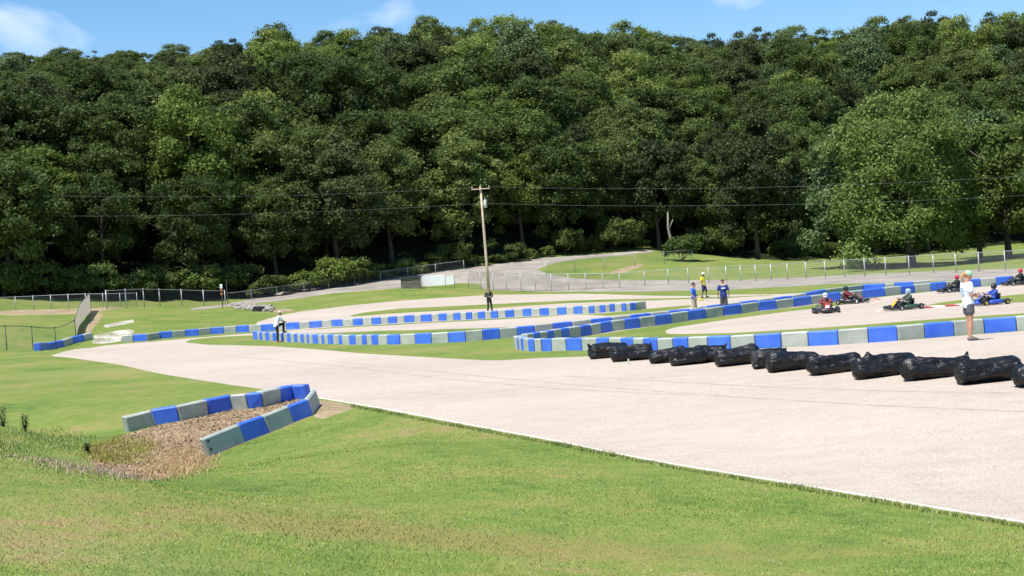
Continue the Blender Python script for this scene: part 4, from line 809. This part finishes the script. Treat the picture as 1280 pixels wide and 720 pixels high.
# ------------------------------------------------------------------ leaves, trees, the wooded hill
def leaf_mat(name, dark, mid, light, trans=.36, rough=.6):
    m = bpy.data.materials.new(name); m.use_nodes = True; n = m.node_tree; p = n.nodes['Principled BSDF']; out = n.nodes['Material Output']
    at = n.nodes.new('ShaderNodeAttribute'); at.attribute_name = 'tone'; oi = n.nodes.new('ShaderNodeObjectInfo')
    r = n.nodes.new('ShaderNodeValToRGB'); e = r.color_ramp.elements; e[0].color = (*dark, 1); e[1].color = (*light, 1); x = e.new(.5); x.color = (*mid, 1); e[0].position = .05; e[-1].position = .95
    mr = n.nodes.new('ShaderNodeMath'); mr.operation = 'MULTIPLY_ADD'; mr.inputs[1].default_value = .5; mr.inputs[2].default_value = -.25; n.links.new(oi.outputs['Random'], mr.inputs[0])
    ad = n.nodes.new('ShaderNodeMath'); ad.operation = 'ADD'; n.links.new(mr.outputs[0], ad.inputs[0]); n.links.new(at.outputs['Fac'], ad.inputs[1]); n.links.new(ad.outputs[0], r.inputs[0])
    n.links.new(r.outputs[0], p.inputs['Base Color']); p.inputs['Roughness'].default_value = rough; p.inputs['Specular IOR Level'].default_value = .18
    t = n.nodes.new('ShaderNodeBsdfTranslucent'); n.links.new(r.outputs[0], t.inputs[0]); mxs = n.nodes.new('ShaderNodeMixShader'); mxs.inputs[0].default_value = trans
    n.links.new(p.outputs[0], mxs.inputs[1]); n.links.new(t.outputs[0], mxs.inputs[2]); n.links.new(mxs.outputs[0], out.inputs[0]); return m
LM = dict(bright=leaf_mat('leaves_bright_green', (.080,.125,.028), (.165,.23,.055), (.28,.35,.11), .35),
          mid=leaf_mat('leaves_mid_green', (.050,.074,.016), (.118,.166,.040), (.225,.275,.080)),
          dark=leaf_mat('leaves_dark_green', (.036,.058,.014), (.084,.122,.030), (.165,.205,.060)),
          fresh=leaf_mat('leaves_fresh_green', (.070,.110,.018), (.155,.214,.042), (.265,.32,.085)),
          olive=leaf_mat('leaves_olive', (.032,.048,.016), (.074,.094,.032), (.125,.150,.055)),
          silver=leaf_mat('leaves_silvery', (.05,.085,.028), (.10,.150,.052), (.20,.26,.12), .2, .5))
m_bark = mat('grey_brown_bark', (.045,.036,.028), .9, .3, 5, bump=.6, bscale=14, col2=(.10,.085,.068))
def crown_mesh(name, m, seed, rx, ry, rz, cz, nb, nl, ls, droop=0.0, br=(.24, .40), lower=-.55, shape=1.0, full=.55):
    g = np.random.default_rng(seed)
    d = g.normal(size=(nb*3, 3)); d /= np.linalg.norm(d, axis=1)[:, None]; d = d[d[:, 2] > lower][:nb]; nb = len(d)
    rad = g.uniform(.45, .98, nb)**.7
    rad = np.where(d[:, 2] > .6, np.minimum(rad, .74), rad)
    C = d*rad[:, None]*np.array([rx, ry, rz])*.86
    hz_ = np.sqrt(np.maximum(1-d[:, 2]**2, .06)); C[:, :2] *= np.where(d[:, 2] < 0, hz_**-full, 1)[:, None]
    # uneven outline: swell and pinch by direction
    wob = 1+.17*np.sin(d[:, 0]*3.1+seed)+.14*np.sin(d[:, 1]*4.3+seed*1.7)+.13*np.sin(d[:, 2]*5+seed*.6); C *= wob[:, None]; C += g.normal(size=C.shape)*rx*.07
    C[:, 2] *= np.where(C[:, 2] > 0, shape, 1)
    bR = g.uniform(*br, nb)*rx*(1.12-.35*rad); bt = g.uniform(-.16, .16, nb)
    per = g.multinomial(nl, bR**2/(bR**2).sum()); idx = np.repeat(np.arange(nb), per); N = len(idx)
    e = g.normal(size=(N, 3)); e /= np.linalg.norm(e, axis=1)[:, None]
    dd = d[idx]; flipm = (e*(dd+np.array([0, 0, .5]))).sum(1) < -.35; e[flipm] *= -1
    e[:, 2] *= .75
    pos = C[idx] + e*(bR[idx]*(.55+np.abs(g.normal(size=N))*.34))[:, None]; pos[:, 2] += cz - droop*g.uniform(0, 1, N)
    nrm = e*.6 + g.normal(size=(N, 3))*.6 + np.array([0, 0, .35]); nrm /= np.linalg.norm(nrm, axis=1)[:, None]
    a = np.cross(nrm, g.normal(size=(N, 3))); a /= np.maximum(np.linalg.norm(a, axis=1), 1e-6)[:, None]; b = np.cross(nrm, a)
    s = ls*g.uniform(.6, 1.3, N)[:, None]; 
    if droop: b[:, 2] -= droop*.5
    V = np.stack([pos-a*s*.5, pos+b*s*.42+nrm*s*.08, pos+a*s*.5, pos-b*s*.42-nrm*s*.08], 1).reshape(-1, 3)
    tone = np.repeat(np.clip(.5+bt[idx]+g.uniform(-.22, .22, N), 0, 1), 4)
    me_o = build(name, V, np.arange(N*4).reshape(-1, 4), m, attr=tone); return me_o, C+np.array([0, 0, cz])
def trunk_mesh(hgt, cz, rx, seed, C, r0=.28, m=None):
    rr = random.Random(seed); b = MB(); top = cz+rx*.3
    pts = [Vector((0, 0, -.4))]; x = y = 0
    for i in range(1, 6): x += rr.uniform(-.15, .15); y += rr.uniform(-.15, .15); pts.append(Vector((x, y, top*i/5)))
    b.loft([(p, r0*(1.35 if i == 0 else 1-.14*i), r0*(1.35 if i == 0 else 1-.14*i)) for i, p in enumerate(pts)], 8)
    idx = rr.sample(range(len(C)), min(9, len(C)))
    for j in idx:
        c = Vector(C[j]); t_ = min(4.6, max(1.2, (c.z*.62)/top*5)); i = int(t_); p0 = pts[i].lerp(pts[min(i+1, 5)], t_-i); md_ = p0.lerp(c, .5)+Vector((0, 0, .4))
        b.loft([(p0, r0*.42, r0*.42), (md_, r0*.26, r0*.26), (c, r0*.08, r0*.08)], 6)
    return b.build('trunk', m or m_bark, None, True)
def make_tree(kind, seed, hgt, rx, nl, ls, nb=46, bottom=.16, droop=0, label=None, name='broadleaf_tree', r0=.28, shape=1.0, br=(.13, .32), lower=-.95):
    root = empty(name); rz = hgt*(1-bottom)/2*1.02; cz = hgt*bottom+rz
    o, C = crown_mesh('crown', LM[kind], seed, rx, rx*.95, rz*.92, cz*.98, nb, nl, ls, droop, br=br, shape=shape, lower=lower); o.parent = root
    t_ = trunk_mesh(hgt, cz, rx, seed, C, r0); t_.parent = root
    return root
def copy_tree(r, loc, rz, sc):
    n = r.copy(); scene.collection.objects.link(n); n.location = loc; n.rotation_euler = (0, 0, rz); n.scale = sc
    for c in r.children:
        k = c.copy(); scene.collection.objects.link(k); k.parent = n
    return n
skyx = [-60,0,30,60,85,120,135,165,200,225,255,285,300,318,338,352,365,400,430,470,500,525,548,556,566,585,610,640,668,690,715,735,756,770,800,835,855,890,920,960,990,1000,1040,1080,1105,1120,1145,1160,1190,1210,1222,1235,1250,1280,1340]
skyy = [64,62,60,66,60,52,60,70,62,66,50,44,38,18,14,20,40,34,30,28,24,22,10,14,40,26,14,14,22,14,16,30,36,24,22,30,38,30,30,28,26,38,26,20,14,10,-2,0,14,10,20,0,14,6,4]
protoH = 16.0
kinds = ['mid','dark','mid','fresh','dark','mid','olive','silver','fresh','dark']
protos = []
for i, kd in enumerate(kinds):
    protos.append((kd, make_tree(kd, 20+i, protoH, 5.2+.35*(i % 3), 27000, .29, nb=115, bottom=.02 if i % 2 else .06, droop=.3 if kd == 'olive' else 0, shape=1+.1*(i % 3))))
hue = dict(mid='mid green', dark='dark green', fresh='yellow green', olive='dull olive', silver='pale silvery')
ordn = ['first','second','third','fourth','fifth','sixth','seventh','eighth','ninth','tenth','eleventh','twelfth','thirteenth','fourteenth','fifteenth','sixteenth','seventeenth','eighteenth','nineteenth','twentieth','twenty-first','twenty-second','twenty-third','twenty-fourth','twenty-fifth','twenty-sixth','twenty-seventh','twenty-eighth','twenty-ninth','thirtieth','thirty-first','thirty-second','thirty-third','thirty-fourth']
rows = [3, 11, 19.5, 28.5, 38, 48, 58, 68.5, 79, 90, 101, 113]
used = {id(p): False for _, p in protos}; NT = 0
for ri, off in enumerate(rows):
    xs = []; lim = .385*(203+off)+4; lim0 = .385*(150+off)+4
    sp = 7.4+.13*ri; x = -lim0+random.uniform(0, sp)
    while x < lim: xs.append(x+random.uniform(-1.6, 1.6)); x += sp
    cnt = 0
    for x in xs:
        y = float(np.interp(x, FX, FY))+off+random.uniform(-2.2, 2.2)
        if x/y > .395 or x/y < -.385: continue
        pi = int(random.random()*len(protos))
        if ri <= 1 and kinds[pi] in ('silver',) : pi = 1
        if x < -10 and ri < 6 and random.random() < .5: pi = random.choice([1, 4, 9])
        kd, pr = protos[pi]; z = gz(x, y)
        px = 640+F*x/y; 
        # height so that tops follow the photographed skyline, never above it
        lv = (H-z); fx = px+.075*(-290) ; sy = float(np.interp(px-22, skyx, skyy))
        ztop = at_depth(px-22, sy, y).z; hmax = ztop-z
        h_ = random.uniform(15, 20.5) if ri > 0 else random.uniform(13.5, 18)
        if 20 < x < 42 and ri < 3: h_ *= .9
        if ri >= len(rows)-2: h_ = hmax if ri == len(rows)-1 else min(h_, hmax*random.uniform(.86, 1.0))
        h_ = max(8.5, min(h_, hmax*random.uniform(.93, 1.0), 25)); s_ = h_/protoH; w_ = s_*random.uniform(.92, 1.15) if ri < 10 else random.uniform(.95, 1.1)*max(.8, s_**.5)
        rn = 'in the skyline row' if ri == len(rows)-1 else 'in the front row' if ri == 0 else f'in the {ordn[ri]} row up'
        lb = f'{hue[kd]} tree, {ordn[min(cnt, 33)]} from left {rn} of the hill'
        if not used[id(pr)]: n = pr; n.location = (x, y, z-.3); n.rotation_euler = (0, 0, random.uniform(0, 6.28)); n.scale = (w_, w_, s_); used[id(pr)] = True
        else: n = copy_tree(pr, (x, y, z-.3), random.uniform(0, 6.28), (w_, w_, s_))
        tag(n, lb, 'tree', 'trees on the wooded hill'); cnt += 1; NT += 1
for kd, p in protos:
    if not used[id(p)]:
        for c in list(p.children): bpy.data.objects.remove(c)
        bpy.data.objects.remove(p)
print('forest trees', NT)
# the free-standing trees on the right lawn
def special(px, py, D, top_py, wpx, kind, label, nl, ls, nb, seed, bottom, **kw):
    p = wp(px, py, D); h_ = (py-top_py)*D/F; rx = wpx*D/F/2*.97
    n = make_tree(kind, seed, h_, rx, nl, ls, nb=nb, bottom=bottom, **kw); n.location = p; tag(n, label, 'tree'); return n
special(1140, 333, 145, 101, 225, 'bright', 'large bright green spreading tree on the lawn above the yellow nosed kart', 70000, .29, 170, 71, -.02, r0=.42, br=(.17,.28))
special(1075, 330, 153, 128, 140, 'silver', 'silvery leaved tree half hidden behind the left side of the large bright tree', 34000, .30, 80, 72, .05, br=(.18,.3))
special(1262, 330, 150, 128, 165, 'bright', 'broad tree at the right edge beyond the lawn fence', 40000, .32, 90, 73, .05, br=(.18,.3), r0=.35)
special(1225, 326, 160, 100, 140, 'silver', 'pale leaved tall tree behind the gap right of the large bright tree', 30000, .32, 80, 74, .04, br=(.18,.3))
special(1345, 335, 140, 110, 190, 'mid', 'tree just beyond the right edge overhanging the lawn', 40000, .34, 90, 77, .10, br=(.18,.3))
special(948, 327, 190, 112, 130, 'olive', 'dark olive feathery tree at the back of the lawn right of the middle', 40000, .33, 90, 75, -.03, droop=.8)
special(825, 318, 194, 165, 105, 'olive', 'drooping olive tree with pale bare trunk above the round shrub', 30000, .34, 70, 76, .22, droop=1.0)
# pale bare trunk
tp = wp(838, 297, 188); b = MB(); b.loft([((0,0,-.2), .26,.26), ((.1,0,1.6), .2,.2), ((-.2,.1,3.4), .15,.15), ((-.1,0,5.4), .1,.1)], 8); b.tube([(-.15,.1,3.0), (.5,0,4.4)], .07); o = b.build('bare_trunk', mat('pale_dead_wood', (.24,.22,.18), .9, .2, 4), None, True); o.location = tp; tag(o, 'pale dead tree trunk showing at the wood edge above the fence corner', 'trunk')
# ---- shrubs
def shrub(kind, seed, r, h, nl, ls): 
    root = empty('shrub'); o, C = crown_mesh('foliage', LM[kind], seed, r, r, h*.55, h*.5, 24, nl, ls, br=(.3,.5), lower=-.4); o.parent = root
    b = MB()
    for j in range(6): c = Vector(C[j*3 % len(C)]); b.tube([(0,0,-.1), tuple(c*.5), tuple(c)], .03, 5)
    t_ = b.build('stem', m_bark, None); t_.parent = root; return root
sp_ = [shrub('fresh', 91, 1.8, 2.6, 3800, .26), shrub('mid', 92, 2.2, 3.2, 4500, .28), shrub('dark', 93, 2.0, 2.8, 4200, .28), shrub('silver', 94, 1.6, 2.2, 3000, .25)]
su = [False]*4
def put_shrub(i, p, s, label, group='shrubs along the wood edge'):
    if not su[i]: n = sp_[i]; su[i] = True; n.location = p; n.scale = (s, s, s)
    else: n = copy_tree(sp_[i], p, random.uniform(0, 6), (s, s, s))
    tag(n, label, 'shrub', group)
put_shrub(2, wp(852, 330, 176), 1.15, 'dark rounded shrub at the upper corner of the bank fence', None)
if 'group' in sp_[2]: del sp_[2]['group']
c_ = 0
for px in list(range(322, 500, 16))+list(range(508, 820, 20)):
    x = (px-640)/1800*170; yf = float(np.interp(x, FX, FY)); y = yf-random.uniform(.2, 2.2); x = (px-640)/1800*y; p = Vector((x, y, gz(x, y)))
    i = random.choice([0, 0, 1, 2] if px < 700 else [1, 2, 3, 1]); put_shrub(i, p, random.choice([.5,.6,.7,.8,1.0,1.2])*random.uniform(.85,1.1), f"{['bright green','mid green','dark green','pale green'][i]} shrub at the wood edge above the gravel road, {ordn[c_]} from left"); c_ += 1
for j, px in enumerate((6, 30, 62, 95, 130, 160, 190, 225, 255, 290)):
    x = (px-640)/1800*150; y = float(np.interp(x, FX, FY))+.5; x = (px-640)/1800*y
    put_shrub(random.choice([1, 2]), Vector((x, y, gz(x, y))), random.uniform(.8, 1.2), f'dark shrub under trees behind the far left fence, {ordn[j]} from left')
for j, px in enumerate((880, 905, 985, 1010, 1040)):
    x = (px-640)/1800*199; y = 199; put_shrub(random.choice([1, 2]), Vector((x, y, gz(x, y))), random.uniform(.9, 1.3), f'dark shrub under trees at the back of the lawn, {ordn[j]} from left')

for i in range(4):
    if not su[i]:
        for c in list(sp_[i].children): bpy.data.objects.remove(c)
        bpy.data.objects.remove(sp_[i])
# ------------------------------------------------------------------ grass blades on the near bank, weeds, mulch
g_ = np.random.default_rng(5)
def scatter(n, box, fn):
    q = np.column_stack([g_.uniform(box[0], box[1], n), g_.uniform(box[2], box[3], n)]); return q[fn(q)]
def near_ok(q):
    y = np.maximum(q[:, 1], 1); vis = (np.abs(q[:, 0]/y) < .42); return vis & (s_track(q) < -.03) & (sdf(W['mulch'], q) < -.02) & (sdf(W['dirt'][3], q) < 0)
Q = []
for (y0, y1, dens, sz) in ((7.5, 13, 1500, 1.0), (13, 19, 800, 1.35), (19, 27, 420, 1.7), (27, 36, 200, 2.1)):
    A = .84*(y1*y1-y0*y0)/2; n = int(.84*y1*(y1-y0)*dens); q = scatter(n, (-.42*y1, .42*y1, y0, y1), near_ok); Q.append(np.column_stack([q, np.full(len(q), sz)]))
Q = np.concatenate(Q); N = len(Q); gzv = ground(Q[:, 0], Q[:, 1]); print('blades', N)
th = g_.uniform(0, 2*np.pi, N); sz = Q[:, 2]; hh = g_.uniform(.012, .028, N)*(1+.3*np.sin(Q[:, 0]*.9)*np.sin(Q[:, 1]*.8)); ww = .0042*sz*g_.uniform(.6, 1.2, N)
c = np.cos(th); s = np.sin(th); lean = g_.normal(size=(N, 2))*hh[:, None]*.55
base = np.column_stack([Q[:, :2], gzv+lumps(Q[:, :2], s_track(Q[:, :2]))-.003])
V = np.stack([base-np.column_stack([c*ww, s*ww, 0*c]), base+np.column_stack([c*ww, s*ww, 0*c]), base+np.column_stack([lean, hh])], 1).reshape(-1, 3)
m_blade = ground_mat('grass_blades', [(a, tuple(min(1, v*1.6) for v in b_)) for a, b_ in GR], .22, 2.2, bump=0, fine=90, finevar=.35, patches=DRY)
tag(build('grass', V, np.arange(N*3).reshape(-1, 3), m_blade), 'mown green grass with straw coloured patches on the near bank', 'grass', kind='stuff')
# clover flowers: tiny pale dots
q = scatter(1500, (-6, 9, 8, 22), near_ok); q = q[(np.sin(q[:, 0]*1.3+2)*np.sin(q[:, 1]*.9) > .1)][:200]; b = MB()
for x, y in q: b.ball((x, y, gz(x, y)+.03), .0055, n=5, m=3)
o = b.build('clover_flowers', mat('clover_white', (.7,.68,.62), .8)); tag(o, 'tiny white clover flowers scattered through the near grass', 'flowers', kind='stuff')
# wood chips
def in_m(q): return sdf(W['mulch'], q) > .05
lo = W['mulch'].min(0); hi = W['mulch'].max(0); q = scatter(20000, (lo[0], hi[0], lo[1], hi[1]), in_m); N = len(q); z = ground(q[:, 0], q[:, 1])
pos = np.column_stack([q, z+g_.uniform(0, .03, N)]); nrm = g_.normal(size=(N, 3))*.45+np.array([0, 0, 1]); nrm /= np.linalg.norm(nrm, axis=1)[:, None]; a = np.cross(nrm, g_.normal(size=(N, 3))); a /= np.linalg.norm(a, axis=1)[:, None]; b_ = np.cross(nrm, a)
s = g_.uniform(.015, .05, N)[:, None]; V = np.stack([pos-a*s-b_*s*.3, pos+a*s-b_*s*.3, pos+a*s+b_*s*.3, pos-a*s+b_*s*.3], 1).reshape(-1, 3)
def tone_mat(name, c1, c2, c3):
    m = leaf_mat(name, c1, c2, c3, .05, .9); return m
m_chip = tone_mat('wood_chips', (.22,.15,.08), (.34,.245,.15), (.46,.35,.23))
tag(build('wood_chips', V, np.arange(N*4).reshape(-1, 4), m_chip, attr=np.repeat(g_.uniform(0, 1, N), 4)), 'tan and brown wood chips filling the V shaped barrier', 'mulch', kind='stuff')
def weeds(name, poly_px, n, h0, h1, m, label, wd=.006, spread=.5, fade=.35):
    poly = wpoly(poly_px, 15); lo = poly.min(0); hi = poly.max(0); bx_ = (lo[0]-fade, hi[0]+fade, lo[1]-fade, hi[1]+fade); fn_ = lambda q: sdf(poly, q) > g_.uniform(-fade, fade, len(q)); fr_ = max(len(scatter(6000, bx_, fn_)), 8)/6000; q = scatter(int(min(n/fr_*1.1, 600000)), bx_, fn_)[:n]; N = len(q); z = ground(q[:, 0], q[:, 1])
    hh = g_.uniform(h0, h1, N)*(1+.4*np.sin(q[:, 0]*3)*np.sin(q[:, 1]*2.5)); ln = g_.normal(size=(N, 2))*hh[:, None]*spread*.5; th = g_.uniform(0, 6.28, N); c = np.column_stack([np.cos(th), np.sin(th), 0*th])*wd
    base = np.column_stack([q, z-.01]); mid = base+np.column_stack([ln*.4, hh*.6]); tip = base+np.column_stack([ln*1.3, hh])
    V = np.stack([base-c, base+c, mid+c*.8, tip, mid-c*.8], 1).reshape(-1, 3); idx = np.arange(N)*5
    Fc = np.concatenate([np.stack([idx, idx+1, idx+2], 1), np.stack([idx, idx+2, idx+4], 1), np.stack([idx+4, idx+2, idx+3], 1)])
    o = build(name, V, Fc, m, attr=np.repeat(g_.uniform(0, 1, N), 5)); tag(o, label, 'weeds', kind='stuff')
weeds('dry_weeds', [(40,570),(75,574),(110,578),(160,588),(188,590),(184,601),(150,599),(110,594),(70,588),(30,580)], 14000, .03, .09, tone_mat('dry_weed', (.28,.20,.14), (.50,.37,.27), (.70,.55,.42)), 'pinkish tan dry weeds along the lip of the near bank', .0055)
weeds('yellow_weeds', [(118,555),(170,550),(190,562),(178,578),(140,580),(110,572)], 5000, .04, .12, tone_mat('yellow_weed', (.22,.22,.05), (.45,.42,.10), (.62,.55,.2)), 'yellow green weeds at the low left end of the mulch', .006)
weeds('rusty_weeds', [(186,572),(225,560),(262,573),(256,584),(226,596),(190,600),(176,592)], 11000, .03, .10, tone_mat('rusty_weed', (.26,.18,.06), (.48,.33,.14), (.66,.48,.26)), 'rusty and green weeds below the nearer barrier end', .0055)
weeds('ditch_grass', [(-40,552),(20,540),(70,538),(110,548),(100,560),(60,572),(0,568),(-40,566)], 12000, .03, .10, tone_mat('ditch_green', (.16,.23,.05), (.27,.36,.09), (.42,.44,.17)), 'longer green grass in the ditch at left', .007)
weeds('edge_tufts', [(440,507),(560,530),(700,556),(840,584),(1000,611),(1280,658),(1500,704),(1500,708),(1280,661),(1000,613),(840,586),(700,558),(560,532),(440,509)], 9000, .03, .08, tone_mat('edge_green', (.16,.22,.05), (.30,.34,.10), (.50,.46,.24)), 'ragged tufts of grass along the near track edge', .007, fade=.06)
def thistle(px, py, D, h, label, seed):
    rr = random.Random(seed); p = wp(px, py, D); b = MB(); root = empty('weed_plant', p); tag(root, label, 'plant')
    for i in range(6): 
        a_ = rr.uniform(0, 6.28); t_ = Vector((math.cos(a_)*.14*h, math.sin(a_)*.14*h, h*rr.uniform(.6, 1))); b.tube([(0,0,-.05), tuple(t_*.5+Vector((0,0,.03))), tuple(t_)], .008, 5)
    b.build('stem', m_weedd, root); b = MB()
    for i in range(90):
        z = rr.uniform(.1, 1)*h; a_ = rr.uniform(0, 6.28); l = rr.uniform(.05, .13); o_ = Vector((math.cos(a_), math.sin(a_), 0)); c_0 = o_*rr.uniform(.01, .12)*h+Vector((0,0,z)); t_ = c_0+o_*l+Vector((0,0,rr.uniform(-.02,.08))); sd_ = Vector((-o_.y, o_.x, .2))*.018
        b.add([c_0-sd_*.5, c_0.lerp(t_, .5)-sd_, t_, c_0.lerp(t_, .5)+sd_, c_0.lerp(t_, .5)+Vector((0,0,.006))], [(0,1,4), (1,2,4), (2,3,4), (3,0,4)])
    b.build('leaves', m_weedd, root)
m_weedd = mat('dark_weed', (.03,.045,.02), .8, .4, 8, col2=(.07,.075,.035))
thistle(6, 557, 37, .62, 'dark leafy weed at the left edge above the ditch', 1); thistle(34, 563, 36, .46, 'dark brown weed right of the leafy one at the left edge', 2); thistle(110, 572, 34, .22, 'small dark weed clump at the foot of the mulch', 3)
# painted stripes on the far loop
m_pr = mat('red_paint', (.42,.10,.09), .8); m_pw2 = mat('white_paint', (.8,.78,.75), .8)
for (x0, y0, x1, y1, m, l) in ((1097,389,1107,385,m_pw2,'white'),(1103,388,1112,384,m_pr,'red'),(1083,374.5,1093,376.5,m_pr,'red'),(1090,372,1100,375,m_pr,'red')):
    ribbon('painted_line', [(x0,y0),(x1,y1)], .12, .008, m, kind='structure', step=3)
for p in list(bpy.data.objects):
    pass
print('objects', len(bpy.data.objects))
